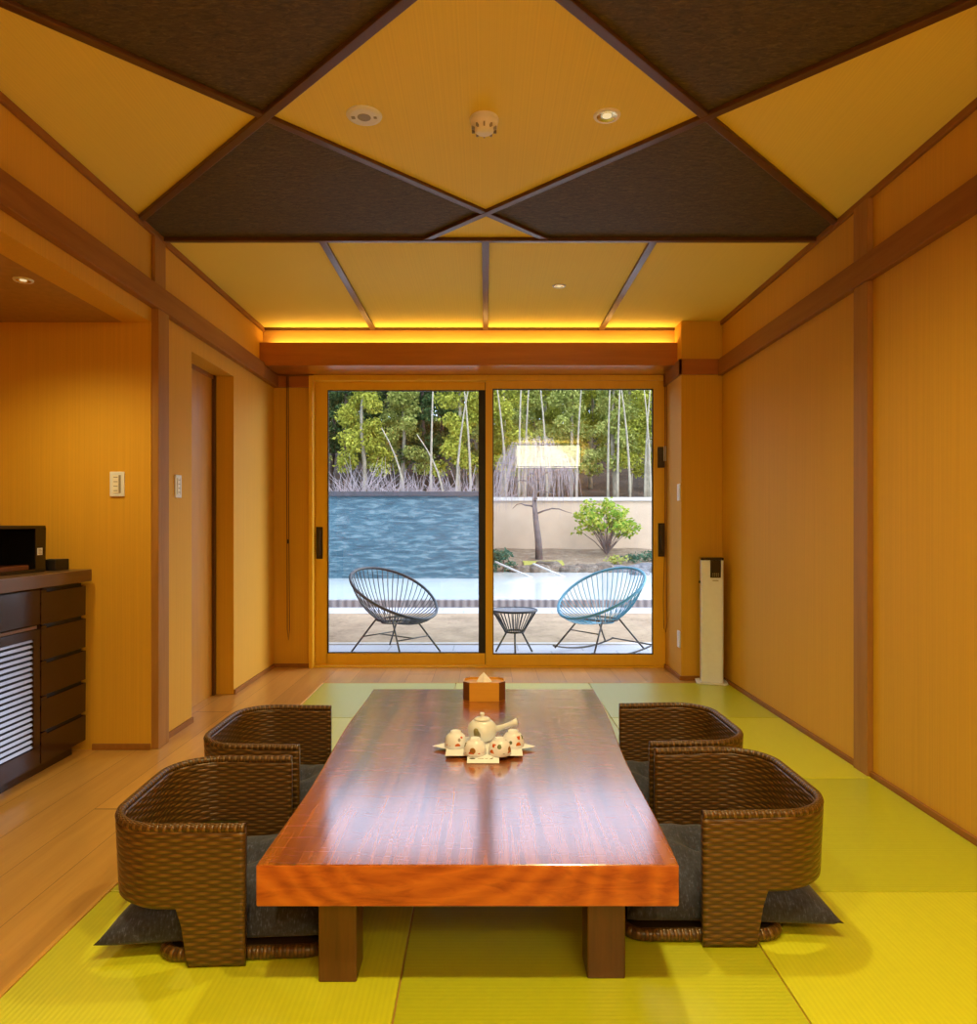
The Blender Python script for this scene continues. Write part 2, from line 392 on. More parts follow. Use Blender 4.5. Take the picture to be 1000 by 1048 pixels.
# walls
w = MB()
w.box(XL - .14, XL, YF, AY, 2.10, H)                     # header over the alcove
w.box(XL - .14, XL, AY + .10, 4.02, 0, H)
w.box(XL - .14, XL, 4.02, 4.69, 2.075, H)
w.box(XL - .14, XL, 4.69, YB, 0, H)
struct(w.build('wall_left', M['wall']))
struct(MB().box(XL - .30, XL - .16, 3.9, 4.8, 0, 2.3).build('wall_closet', M['wall']))
w = MB(); w.box(AX, XL, AY, AY + .10, 0, H); w.box(AX - .1, AX, YF, AY + .1, 0, H)
struct(w.build('wall_alcove', M['wall']))
struct(bx(AX, XL - .14, YF, AY, 2.10, 2.2).build('ceiling_alcove', plain('alcove_ceiling', (.42, .22, .05), .8)))
struct(bx(XR, XR + .12, YF, YB, 0, H).build('wall_right', M['wall']))
w = MB(); w.box(XL - .14, -1.36, YB - .02, YB + .12, 0, H); w.box(1.42, XR + .12, YB - .02, YB + .12, 0, H); w.box(-1.36, 1.42, YB - .02, YB + .12, 2.26, H)
struct(w.build('wall_back', M['wall']))
w = MB(); w.box(1.395, XR, 5.12, YB - .02, 0, H)
struct(w.build('pillar', M['wall'], bevel=.004))
struct(bx(AX - .1, XR + .12, YF - .1, YF, 0, H).build('wall_front', M['wall']))

# ceiling: checker of woven bark and paper panels
def clip(poly, a, b, c):        # keep a*x+b*y<=c
    out = []
    for i in range(len(poly)):
        p, q = poly[i], poly[(i + 1) % len(poly)]; dp = a * p[0] + b * p[1] - c; dq = a * q[0] + b * q[1] - c
        if dp <= 0: out.append(p)
        if dp * dq < 0:
            t = dp / (dp - dq); out.append((p[0] + t * (q[0] - p[0]), p[1] + t * (q[1] - p[1])))
    return out
cm = MB()
YC, HD, YP1, YP0 = 2.55, .785, 3.645, 1.455
lo, hi = YC - HD, YC + HD
rect = [(XL - .02, YP0), (XR + .02, YP0), (XR + .02, YP1), (XL - .02, YP1)]
bands = [(-99, lo), (lo, hi), (hi, 99)]
for i, (p0, p1) in enumerate(bands):
    for j, (q0, q1) in enumerate(bands):
        poly = clip(clip(clip(clip(rect, 1, 1, p1), -1, -1, -p0), -1, 1, q1), 1, -1, -q0)
        if len(poly) < 3: continue
        cm.prism(poly, H, H + .02, 1 if (i == 1) != (j == 1) else 0)
cm.box(XL - .02, XR + .02, YP1, YB + .1, H, H + .02, 0)
cm.box(AX - .1, XR + .02, YF, YP0, H, H + .02, 0)
struct(cm.build('ceiling', [M['ceil_tan'], M['ceil_dark']]))
struct(bx(AX - .2, XR + .2, YF - .2, YB + .5, H + .03, H + .12).build('ceiling_slab', M['white']))
tn = [0]
def trim(mb, m, bevel=.003):
    tn[0] += 1
    return struct(mb.build('trim_%d' % tn[0], m, bevel=bevel))
def diag(x0, y0, x1, y1, wd=.034, t=.016):
    if (x1 - x0) * (y1 - y0) > 0: t -= .002
    d = Vector((x1 - x0, y1 - y0)); d.normalize(); n = Vector((-d.y, d.x)) * wd / 2
    mb = MB(); mb.prism([(x0 + n.x, y0 + n.y), (x0 - n.x, y0 - n.y), (x1 - n.x, y1 - n.y), (x1 + n.x, y1 + n.y)], H - t, H + .001)
    trim(mb, M['batten'])
# the four diagonal battens
def seg(kind, c):                 # clip a diagonal to the pattern field
    pts = []
    for x in (XL, XR):
        y = c - x if kind == 'p' else c + x
        if YP0 <= y <= YP1: pts.append((x, y))
    for y in (YP0, YP1):
        x = c - y if kind == 'p' else y - c
        if XL < x < XR: pts.append((x, y))
    return pts[:2]
for k in 'pq':
    for c in (lo, hi):
        a, b = seg(k, c); diag(*a, *b)
trim(bx(XL, XR, YP1 - .014, YP1 + .014, H - .02, H), M['batten'])
trim(bx(XL, XR, YP0 - .014, YP0 + .014, H - .02, H), M['batten'])
for x in (-.83, .0, .855): trim(bx(x - .019, x + .019, YP1 + .014, 5.30, H - .018, H), M['batten'])
trim(bx(XL, XL + .018, YF, 5.30, H - .03, H), M['trim'])
trim(bx(XR - .018, XR, YF, 5.12, H - .03, H), M['trim'])
# long rails on both walls
trim(bx(XL, XL + .04, YF, 5.22, 2.17, 2.285), M['trim'])
trim(bx(XL, XL + .04, 5.22, YB - .02, 2.17, 2.264), M['trim'])
trim(bx(XR - .035, XR, YF, 5.12, 2.17, 2.285), M['trim'])
trim(bx(1.375, XR - .035, 5.098, 5.12, 2.175, 2.285), M['trim_x'])
trim(bx(1.375, 1.395, 5.098, 5.56, 2.175, 2.285), M['trim'])
trim(bx(XL + .04, -1.36, YB - .045, YB - .02, 2.17, 2.26), M['trim_x'])
# posts
trim(bx(XL - .06, XL + .035, 3.535, 3.655, 0, 2.17), M['trim_z'])
trim(bx(XL, XL + .018, 3.535, 3.655, 2.285, H - .03), M['trim_z'])
trim(bx(XR - .026, XR, 3.13, 3.25, 0, 2.17), M['trim_z'])
trim(bx(XR - .026, XR, 3.13, 3.25, 2.285, H - .03), M['trim_z'])
# curtain box in front of the window, with a hidden light strip on top
mb = MB(); mb.box(XL, 1.44, 5.22, 5.245, 2.265, 2.432); mb.box(XL, 1.44, 5.245, YB - .02, 2.265, 2.285)
trim(mb, M['trim_x'])
trim(bx(XL, 1.44, 5.30, YB - .02, 2.285, H), M['board'])
trim(bx(XL, 1.44, 5.288, 5.30, H - .02, H), M['batten'])
# baseboards
for nm, b in (('baseboard_left', [(XL, XL + .012, 4.69, YB - .02), (XL, XL + .012, 3.655, 4.02)]), ('baseboard_right', [(XR - .014, XR, YF, 3.13), (XR - .014, XR, 3.25, 5.12)]),
              ('baseboard_back', [(XL, -1.36, YB - .034, YB - .02)]), ('baseboard_alcove', [(-1.93, XL, AY - .012, AY)]), ('baseboard_pillar', [(1.381, XR, 5.106, 5.12), (1.381, 1.395, 5.12, 5.56)])):
    mb = MB()
    for (a, c, d, e) in b: mb.box(a, c, d, e, 0, .030)
    struct(mb.build(nm, M['trim'], bevel=.002))
# sliding door on the left
d = struct(MB().box(XL - .158, XL - .13, 4.0, 4.72, 0, 2.09).build('door_1', M['door'], bevel=.002))
MB().box(XL - .13, XL - .112, 4.655, 4.685, 0, 2.075).build('door_frame', M['batten'], d)
MB().box(XL - .132, XL - .118, 4.03, 4.655, 2.05, 2.075).build('door_head', M['trim'], d)

# ------------------------------------------------------------------ window wall
W0, W1 = -1.335, 1.417
win = MB(); YW = 5.56
win.box(W0 - .03, W0, YW - .02, YW + .16, 0, 2.26); win.box(W1, W1 + .004, YW, YW + .16, 0, 2.26)
win.box(W0, W1, YW - .01, YW + .16, 2.225, 2.265); win.box(W0, W1, YW, YW + .16, -.02, .012)
window = struct(win.build('window_1', M['sash'], bevel=.003))
def sash(x0, x1, gx0, gx1, y0, y1, dark_edge=None):
    mb = MB()
    mb.box(x0, gx0, y0, y1, .012, 2.225); 
    if not dark_edge: mb.box(gx1, x1, y0, y1, .012, 2.225)
    mb.box(gx0, gx1 if not dark_edge else x1, y0, y1, 2.165, 2.225); mb.box(gx0, gx1 if not dark_edge else x1, y0, y1, .012, .098)
    s = mb.build('sash', M['sash'], window, bevel=.003)
    g = bx(gx0 - .005, gx1 + .005, (y0 + y1) / 2 - .003, (y0 + y1) / 2 + .003, .09, 2.17).build('pane', M['glass'], s)
    gk = MB()
    for (a, b, c, e) in ((gx0, gx0 + .009, .098, 2.165), (gx1 - .009, gx1, .098, 2.165), (gx0, gx1, .098, .106), (gx0, gx1, 2.157, 2.165)):
        gk.box(a, b, y0 + .008, y0 + .022, c, e)
    gk.build('gasket', M['black_matt'], s)
    if dark_edge: bx(gx1, x1 + .034, y0 + .004, y1, .012, 2.2245).build('meeting_stile', M['black_matt'], s)
    return s
s1 = sash(W0, -.004, -1.243, -.046, YW + .075, YW + .115, True)
s2 = sash(.0, W1, .054, 1.305, YW + .02, YW + .062)
def handle(x, y, z0, z1, s):
    mb = MB(); mb.box(x - .026, x + .026, y - .006, y, z0, z1); mb.box(x - .012, x + .012, y - .03, y - .006, z0 + .03, z1 - .03)
    mb.build('handle', M['bronze'], s, bevel=.003)
handle(-1.303, YW + .075, .84, 1.09, s1); handle(1.366, YW + .02, .86, 1.12, s2)
o = MB().box(1.335, 1.385, YW - .004, YW + .02, 1.55, 1.71).build('window_sensor', M['bronze'], bevel=.003)
tag(o, 'brown and white sensor box high on the right window stile', 'sensor')
bx(1.376, 1.412, YW - .022, YW - .004, 1.60, 1.715).build('sensor_cover', M['white'], o, bevel=.003)
# pull cords
def cord(name, pts, r, m, label):
    t = MB().tube(pts, r, 6).build(name, m, smooth=True); tag(t, label, 'cord'); return t
c1 = cord('blind_cord', [(-1.535, 5.545, 2.255), (-1.537, 5.545, 1.6), (-1.533, 5.545, 1.0), (-1.531, 5.545, .30), (-1.522, 5.545, .215), (-1.513, 5.545, .30), (-1.519, 5.545, 1.0), (-1.521, 5.545, 1.6), (-1.524, 5.545, 2.255)], .0028, M['cord_dark'], 'long looped brown blind cord hanging left of the window')
MB().lathe([(0, .0), (.008, .006), (.008, .03), (0, .036)], 10).build('cord_bead', M['bronze'], c1, loc=(-1.526, 5.543, .96))
cord('shade_cord', [(1.372, 5.50, 2.255), (1.374, 5.50, 1.5), (1.372, 5.50, .9), (1.362, 5.50, .55), (1.363, 5.49, .32), (1.376, 5.485, .285), (1.388, 5.49, .36), (1.386, 5.50, .6), (1.385, 5.50, 1.3), (1.386, 5.50, 2.255)], .0026, M['cord'], 'thin looped cord hanging beside the pillar right of the window')

# ------------------------------------------------------------------ tatami
TX = [-1.125, -.205, .715, XR - .014]; TY = [4.985, 4.085, 3.11, 2.145, 1.19, .24]
lab = {(0, 0): "pale tatami mat by the window beyond the table's far left corner", (1, 0): 'pale tatami mat by the window behind the tissue box', (2, 0): 'pale tatami mat carrying the white tower heater',
       (0, 1): 'green tatami mat between the rear left wicker chair and the window-side mat', (1, 1): 'tatami mat mostly hidden under the far end of the table', (2, 1): 'bright green tatami mat along the right wall, next nearer than the heater mat',
       (0, 2): 'tatami mat under the rear left wicker chair', (1, 2): 'shaded tatami mat under the middle of the table', (2, 2): 'darker olive tatami mat between the rear right wicker chair and the wall post',
       (0, 3): 'yellow-green tatami mat under the front left wicker chair', (1, 3): "dark green tatami mat under the table's two front legs", (2, 3): 'pale yellow ribbed tatami mat under the front right wicker chair'}
for r in range(4):
    for c in range(3):
        par = (r + c) % 2
        x0, x1, y1, y0 = TX[c], TX[c + 1], TY[r], TY[r + 1]
        o = bx(x0 + .002, x1 - .002, y0 + .002, y1 - .002, 0, .008).build('tatami_mat', M['tat_b'] if (par == 0) else M['tat_a'], bevel=.003)
        tag(o, lab[(c, r)], 'tatami mat', 'tatami mats')
trim(bx(TX[0] - .014, TX[0], TY[4], TY[0] + .012, 0, .009), M['board'])
trim(bx(TX[0], 1.381, TY[0], TY[0] + .012, 0, .009), M['board'])
TZ = .008

# ------------------------------------------------------------------ low table
tb = empty('low_table', (0, 2.5, TZ)); tag(tb, 'long low table of thick glossy red-brown slab wood on square legs', 'table')
front, back = 1.65 - 2.5, 3.43 - 2.5
NX, NY = 8, 18
mb = MB(); ring = []
def edge(side, t):
    base = -.523 + (-.542 + .523) * t if side < 0 else .44 + (.519 - .44) * t
    return base + .006 * math.sin(t * 9 + side)
pl = [(edge(-1, i / NY), front + (back - front) * i / NY) for i in range(NY + 1)]
pr = [(edge(1, i / NY), front + (back - front) * i / NY) for i in range(NY + 1)]
mb.prism(pr + pl[::-1], .216, .312)
mb.mi = [0, 0] + [1] * (len(mb.f) - 2)
top = mb.build('tabletop', [M['slab'], M['slab_end']], tb, bevel=.004)
for (x, y) in ((-.354, 1.717 + .0455), (.291, 1.73 + .0455), (-.37, 3.30), (.36, 3.30)):
    y -= 2.5
    mb = MB(); mb.box(x - .046, x + .046, y - .046, y + .046, 0, .216); mb.build('leg', M['slab_leg'], tb, bevel=.004)

# ------------------------------------------------------------------ wicker floor chairs
def shell_mesh(name, parent):
    hw, dp, rc = .262, .335, .14        # half width, depth, corner radius (centreline, open side at +x)
    path = []
    def add(x, y): path.append(Vector((x, y)))
    n1 = 16
    for i in range(n1): add(.013 - (dp - rc + .013) * i / n1, -hw)
    for i in range(15): q = PI / 2 * i / 14; add(-(dp - rc) - rc * math.sin(q), -hw + rc - rc * math.cos(q))
    nb = 16
    for i in range(1, nb): add(-dp, -hw + rc + (2 * hw - 2 * rc) * i / nb)
    for i in range(15): q = PI / 2 * i / 14; add(-(dp - rc) - rc * math.cos(q), hw - rc + rc * math.sin(q))
    for i in range(n1 - 1, -1, -1): add(.013 - (dp - rc + .013) * i / n1, hw)
    L = [0]
    for a, b in zip(path, path[1:]): L.append(L[-1] + (b - a).length)
    N = len(path); top_z = .342; tot = L[-1]; NV = 26; T = .011
    def bottom(s):
        d = min(s, tot - s)          # distance from the arm's front edge
        if d < .143: return 0.0
        if d < .168:
            q = (d - .143) / .025; return .144 * (q ** .6)
        return .144 + .006 * min(1, (d - .168) / .15)
    bm = bmesh.new(); uvl = bm.loops.layers.uv.new('UVMap')
    rows = {0: [], 1: []}
    for side in (0, 1):
        for i, p in enumerate(path):
            t = path[min(i + 1, N - 1)] - path[max(i - 1, 0)]; t.normalize(); nrm = Vector((t.y, -t.x))  # outward
            z0 = bottom(L[i]); colv = []
            zt = top_z + .006 * math.sin(PI * L[i] / tot)
            for k in range(NV + 1):
                z = z0 + (zt - z0) * k / NV
                rnd = T
                dz = min(zt - z, z - z0)
                if dz < .010: rnd = T * math.sqrt(max(0.05, 1 - (1 - dz / .010) ** 2))
                lean = 1 + .05 * (z / top_z - .6) if p.x < -.02 else 1 
                off = nrm * (rnd if side == 0 else -rnd)
                x = p.x * lean + off.x; y = p.y + off.y
                colv.append((bm.verts.new((x, y, z)), (L[i], z)))
            rows[side].append(colv)
    def face(a, b, c, d):
        f = bm.faces.new((a[0], b[0], c[0], d[0])); f.smooth = True
        for lp, q in zip(f.loops, (a, b, c, d)): lp[uvl].uv = q[1]
    for i in range(N - 1):
        o_, in_ = rows[0], rows[1]
        for k in range(NV):
            face(o_[i][k], o_[i + 1][k], o_[i + 1][k + 1], o_[i][k + 1])
            face(in_[i + 1][k], in_[i][k], in_[i][k + 1], in_[i + 1][k + 1])
        face(o_[i][NV], o_[i + 1][NV], in_[i + 1][NV], in_[i][NV]); face(in_[i][0], in_[i + 1][0], o_[i + 1][0], o_[i][0])
    for i in (0, N - 1):
        for k in range(NV): face(rows[0][i][k], rows[0][i][k + 1], rows[1][i][k + 1], rows[1][i][k])
    bmesh.ops.recalc_face_normals(bm, faces=bm.faces)
    me = bpy.data.meshes.new(name); bm.to_mesh(me); bm.free(); me.materials.append(M['wicker'])
    o = bpy.data.objects.new(name, me); COL.objects.link(o); o.parent = parent
    # the wrapped rims along the top and the front edges
    def rim_mesh(pts, r, nm):
        bm = bmesh.new(); ul = bm.loops.layers.uv.new('UVMap'); seg = 8; P = [Vector(q) for q in pts]; ringv = []; l = 0
        for i, p in enumerate(P):
            if i: l += (p - P[i - 1]).length
            t = (P[min(i + 1, len(P) - 1)] - P[max(i - 1, 0)]).normalized(); a = Vector((0, 0, 1)) if abs(t.z) < .7 else Vector((1, 0, 0))
            a = (a - t * a.dot(t)).normalized(); b = t.cross(a)
            ringv.append([(bm.verts.new(p + a * r * math.cos(2 * PI * k / seg) + b * r * math.sin(2 * PI * k / seg)), (.013 * k, l)) for k in range(seg)])
        for i in range(len(P) - 1):
            for k in range(seg):
                q = (ringv[i][k], ringv[i][(k + 1) % seg], ringv[i + 1][(k + 1) % seg], ringv[i + 1][k])
                f = bm.faces.new([v[0] for v in q]); f.smooth = True
                for lp, v in zip(f.loops, q): lp[ul].uv = v[1]
        for e in (ringv[0], ringv[-1]): bm.faces.new([v[0] for v in e])
        bmesh.ops.recalc_face_normals(bm, faces=bm.faces)
        me = bpy.data.meshes.new(nm); bm.to_mesh(me); bm.free(); me.materials.append(M['wicker'])
        ob = bpy.data.objects.new(nm, me); COL.objects.link(ob); ob.parent = parent; return ob
    tp = []
    for i, p in enumerate(path):
        zt = top_z + .006 * math.sin(PI * L[i] / tot); lean = 1 + .05 * (zt / top_z - .6) if p.x < -.02 else 1
        tp.append((p.x * lean, p.y, zt))
    front_d = [(0, -hw, .012 + .33 * k / 10) for k in range(10)]; front_e = [(0, hw, .342 - .33 * k / 10) for k in range(1, 11)]
    rim_mesh(tp, .0118, 'rim')
    # base: wrapped flat ring with a woven seat plate
    rr = []; hx, hy, rad = .205, .235, .05
    for cx, cy, a0 in ((hx - rad, hy - rad, 0), (-hx + rad, hy - rad, PI / 2), (-hx + rad, -hy + rad, PI), (hx - rad, -hy + rad, 3 * PI / 2)):
        for k in range(7): q = a0 + PI / 2 * k / 6; rr.append((cx + rad * math.cos(q), cy + rad * math.sin(q), .0165))
    dense = []
    for i in range(len(rr)):
        a, b = Vector(rr[i]), Vector(rr[(i + 1) % len(rr)]); k = max(1, int((b - a).length / .03))
        for j in range(k): dense.append(tuple(a.lerp(b, j / k)))
    dense.append(dense[0])
    rim_mesh(dense, .0165, 'base_ring')
    bx(-hx + .012, hx - .012, -hy + .012, hy - .012, .012, .024).build('seat_plate', M['bronze'], parent)

def make_chair(loc, rz, label):
    r = empty('floor_chair', loc, rz); tag(r, label, 'chair', 'wicker floor chairs around the table')
    shell_mesh('wicker_shell', r); return r
ch0 = make_chair((.575, 2.125, TZ), PI, 'front right brown wicker floor chair, back to the right wall')
def chair(loc, rz, label):
    c = copy_tree(ch0); c.location = loc; c.rotation_euler = (0, 0, rz); c['label'] = label; return c
CH = [((.575, 2.125, TZ), PI), ((.572, 2.725, TZ), PI + .01), ((-.622, 2.045, TZ), .05), ((-.645, 2.69, TZ), .01)]
chair(*CH[1], 'rear right brown wicker floor chair, half hidden by the one before it')
chair(*CH[2], 'front left brown wicker floor chair, back to the wooden floor')
chair(*CH[3], 'rear left brown wicker floor chair, nearer the window')

def cushion_mesh():
    n = 34; bm = bmesh.new(); g = {}
    hx, hy = .285, .241
    for side in (1, -1):
        for i in range(n + 1):
            for j in range(n + 1):
                u = -1 + 2 * i / n; v = -1 + 2 * j / n
                if side < 0 and (i in (0, n) or j in (0, n)): g[(side, i, j)] = g[(1, i, j)]; continue
                x = hx * u * (1 - .09 * (1 - v * v)); y = hy * v * (1 - .07 * (1 - u * u))
                h = (max(0, 1 - u * u) * max(0, 1 - v * v)) ** .42
                wr = .010 * noise.noise(Vector((x * 14, y * 14, side * 3))) * h
                if side > 0:
                    t = .100 + .038 * (u + 1) / 2
                    tuft = .042 * math.exp(-((u - .15) ** 2 + v * v) / .035) + .014 * math.exp(-(u - .15) ** 2 / .012) * (1 - v * v)
                    z = .054 + .006 * u + t * h - tuft * h + wr
                else:
                    z = .054 + .006 * u - .026 * h ** .5
                g[(side, i, j)] = bm.verts.new((x - .082, y, z))
    for side in (1, -1):
        for i in range(n):
            for j in range(n):
                q = [g[(side, i, j)], g[(side, i + 1, j)], g[(side, i + 1, j + 1)], g[(side, i, j + 1)]]
                if len(set(q)) > 2:
                    try: bm.faces.new(q).smooth = True
                    except ValueError: pass
    bmesh.ops.recalc_face_normals(bm, faces=bm.faces)
    me = bpy.data.meshes.new('seat_cushion'); bm.to_mesh(me); bm.free(); me.materials.append(M['cushion']); return me
cme = cushion_mesh()
for (loc, rz), lb in zip(CH, ('plump charcoal cushion in the front right wicker chair', 'charcoal cushion in the rear right wicker chair, mostly hidden', 'plump charcoal cushion in the front left wicker chair, corner poking out', 'charcoal cushion in the rear left wicker chair')):
    o = bpy.data.objects.new('seat_cushion', cme); COL.objects.link(o); o.location = loc; o.rotation_euler = (0, 0, rz)
    tag(o, lb, 'cushion', 'charcoal seat cushions')
    btn = MB().lathe([(0, .0), (.009, .001), (.007, .006), (0, .008)], 10).build('tuft_button', M['cushion'], o, loc=(-.04, 0, .118), smooth=True)

# ------------------------------------------------------------------ things on the table
TT = TZ + .312 + .0004
tx = empty('tissue_box', (-.006, 3.25, TT)); tag(tx, 'octagonal wooden tissue box at the far end of the table', 'tissue box')
def octo(a, b, c): return [(-a + c, -b), (a - c, -b), (a, -b + c), (a, b - c), (a - c, b), (-a + c, b), (-a, b - c), (-a, -b + c)]
mb = MB(); O = octo(.094, .064, .028); I = octo(.088, .058, .026); n = 8
v = [(x, y, 0) for x, y in O] + [(x, y, .082) for x, y in O] + [(x, y, .082) for x, y in I] + [(x, y, .072) for x, y in I]
f = [tuple(range(7, -1, -1))] + [(i, (i + 1) % 8, 8 + (i + 1) % 8, 8 + i) for i in range(8)] + [(8 + i, 8 + (i + 1) % 8, 16 + (i + 1) % 8, 16 + i) for i in range(8)] + [(16 + i, 16 + (i + 1) % 8, 24 + (i + 1) % 8, 24 + i) for i in range(8)]
mb.add(v, f); mb.build('box_side', M['boxwood'], tx)
mb = MB(); mb.prism(octo(.0875, .0575, .026), .060, .074); mb.build('box_top', M['boxwood'], tx)
for k in (1, 3, 5, 7):
    a, b = O[k], O[(k + 1) % 8]
    mid = ((a[0] + b[0]) / 2, (a[1] + b[1]) / 2); s = 1.004
    mb = MB().add([(a[0] * s, a[1] * s, .001), (b[0] * s, b[1] * s, .001), (b[0] * s, b[1] * s, .0825), (a[0] * s, a[1] * s, .0825), (a[0] * .97, a[1] * .97, .001), (b[0] * .97, b[1] * .97, .001), (b[0] * .97, b[1] * .97, .0825), (a[0] * .97, a[1] * .97, .0825)],
           [(0, 1, 2, 3), (4, 7, 6, 5), (0, 4, 5, 1), (3, 2, 6, 7), (0, 3, 7, 4), (1, 5, 6, 2)])
    mb.build('corner_panel', M['boxwood_dark'], tx)
mb = MB(); vs = []; fs = []
for k in range(12):
    a = 2 * PI * k / 12; r = .034 + .006 * (k % 2); vs.append((r * math.cos(a) * 1.0, r * math.sin(a) * .5, .0745))
for k in range(12):
    a = 2 * PI * k / 12; r = .016 + .006 * (k % 2); vs.append((r * math.cos(a) - .003, r * math.sin(a) * .6, .096))
vs.append((-.002, 0, .117))
fs = [(k, (k + 1) % 12, 12 + (k + 1) % 12, 12 + k) for k in range(12)] + [(12 + k, 12 + (k + 1) % 12, 24) for k in range(12)] + [tuple(range(11, -1, -1))]
mb.add(vs, fs); mb.build('tissue', M['tissue'], tx)

# tray, mat, card
ty = 2.505
tr = MB().lathe([(0, 0), (.088, 0), (.096, .006), (.096, .010), (.090, .010), (.086, .006), (0, .006)], 40).build('serving_tray', M['brown_lac'], smooth=False, loc=(.005, ty - .03, TT))
tag(tr, 'round brown lacquer tray under the white paper and tea set', 'tray')
mb = MB()
mb.box(-.135, .125, -.105, .11, .0102, .0110)
mb.prism([(-.185, .0), (-.02, -.115), (.175, -.005), (-.01, .15)], .0111, .0118)
pm = mb.build('paper_mat', M['paper'], loc=(0, ty, TT)); tag(pm, 'white star-shaped folded paper under the teapot and cups', 'paper mat')
cd = MB(); cd.box(-.053, .053, -.022, .022, 0, .001); cd = cd.build('paper_card', M['paper'], loc=(-.008, 2.372, TT + .008), rot=(.30, 0, .0))
tag(cd, 'small white card with dark marks leaning against the front of the tea set', 'card')
mb = MB(); mb.prism([(-.036 + .010 * math.cos(a * PI / 6), .002 + .003 * math.sin(a * PI / 6)) for a in range(12)], .001, .0014); mb.box(-.018, .002, .0005, .0018, .001, .0014); mb.box(.006, .016, .001, .0025, .001, .0014)
mb.prism([(.020, -.002), (.030, .000), (.034, .006), (.028, .005)], .001, .0014)
mb.build('printed_marks', M['ink'], cd)
# teapot
ZP = TT + .0122
tp = empty('teapot', (-.012, 2.565, ZP)); tag(tp, 'ivory side-handled teapot standing behind the tea cups', 'teapot')
MB().lathe([(0, 0), (.032, 0), (.046, .014), (.053, .034), (.050, .056), (.036, .071), (.026, .075), (0, .075)], 32).build('body', M['glaze'], tp, smooth=True)
MB().lathe([(0, .0755), (.029, .0755), (.030, .078), (.022, .083), (.008, .086), (.006, .090), (.010, .095), (.007, .100), (0, .101)], 24).build('lid', M['glaze'], tp, smooth=True)
MB().tube([(-.016, -.042, .030), (-.020, -.060, .042), (-.022, -.076, .058)], [.014, .010, .008], 12).build('spout', M['olive'], tp, smooth=True)
MB().tube([(.044, -.006, .042), (.075, -.010, .052), (.105, -.014, .064), (.125, -.016, .072)], [.012, .009, .010, .014], 14).build('handle', M['glaze'], tp, smooth=True)
# cups turned upside down
cups = [(-.104, 2.50, 'painted porcelain cup upside down at the left end of the row'), (-.036, 2.415, 'painted porcelain cup upside down at front, left of the middle'), (.048, 2.415, 'painted porcelain cup upside down at front, right of the middle'), (.096, 2.505, 'painted porcelain cup upside down behind, beside the teapot handle')]
cp = None
for i, (x, y, lb) in enumerate(cups):
    if cp is None:
        cp = MB().lathe([(.036, 0), (.0385, .001), (.038, .016), (.033, .036), (.024, .045), (.018, .047), (.018, .054), (.0145, .054), (.0145, .049), (0, .049)], 28).build('tea_cup', M['cup'], smooth=True); o = cp
    else:
        o = cp.copy(); COL.objects.link(o)
    o.location = (x, y, ZP); o.rotation_euler = (0, 0, i * 1.3); tag(o, lb, 'cup', 'upturned tea cups')

# ------------------------------------------------------------------ tower heater
th = empty('tower_heater', (1.572, 5.0, TZ), math.radians(-12)); tag(th, 'slim white tower heater with black control top beside the pillar', 'heater')
MB().prism(octo(.105, .085, .02), 0, .012).build('base_plate', M['white'], th, bevel=.003)
mb = MB(); mb.prism(octo(.074, .070, .008), .012, .855); mb.build('body', M['white_gloss'], th, bevel=.004)
mb = MB(); mb.prism(octo(.076, .072, .008), .855, .872); mb.build('top_cap', M['black'], th, bevel=.003)
bx(-.014, .056, -.074, -.070, .735, .855).build('control_panel', M['black'], th)
mb = MB()
for i in range(4):
    for j in range(2): mb.box(.0 + i * .012, .006 + i * .012, -.0755, -.074, .745 + j * .014, .751 + j * .014)
mb.build('panel_buttons', M['grey_pl'], th)
bx(.002, .040, -.0715, -.070, .712, .718).build('name_plate', M['grey_pl'], th)
MB().lathe([(0, 0), (.008, 0), (.008, .012), (0, .012)], 12).xf(Matrix.Rotation(-PI / 2, 4, 'Y')).build('side_knob', M['black'], th, loc=(-.074, -.01, .70))

# ------------------------------------------------------------------ switches and sockets
def plate(name, loc, rz, w, h, label, cat, rocker=True):
    e = empty(name, loc, rz); tag(e, label, cat)
    bx(-w / 2, w / 2, -.009, 0, -h / 2, h / 2).build('face_plate', M['white'], e, bevel=.003)
    if rocker:
        bx(-w * .27, w * .13, -.013, -.009, -h * .36, h * .36).build('rocker', M['cream'], e, bevel=.001)
        bx(w * .14, w * .27, -.0105, -.009, -h * .36, h * .36).build('indicator_strip', M['grey_pl'], e)
        mb = MB()
        for k in range(4): mb.box(-w * .2, w * .08, -.0136, -.013, -h * .28 + k * h * .18, -h * .25 + k * h * .18)
        mb.build('label_lines', M['grey_pl'], e)
    else:
        bx(-w * .18, w * .18, -.011, -.009, -h * .2, h * .2).build('insert', M['cream'], e, bevel=.001)
    return e
plate('light_switch', (-1.808, AY, 1.304), 0, .072, .122, 'white light switch plate on the wall beside the alcove cabinet', 'switch')
plate('light_switch', (XL, 3.83, 1.31), PI / 2, .075, .122, 'white light switch plate between the wood post and the sliding door', 'switch')
plate('light_switch', (1.395, 5.165, 1.34), -PI / 2, .07, .12, 'white switch plate at head height on the side of the pillar', 'switch', False)
plate('wall_socket', (1.395, 5.165, .285), -PI / 2, .07, .12, 'white wall socket low on the side of the pillar', 'socket', False)

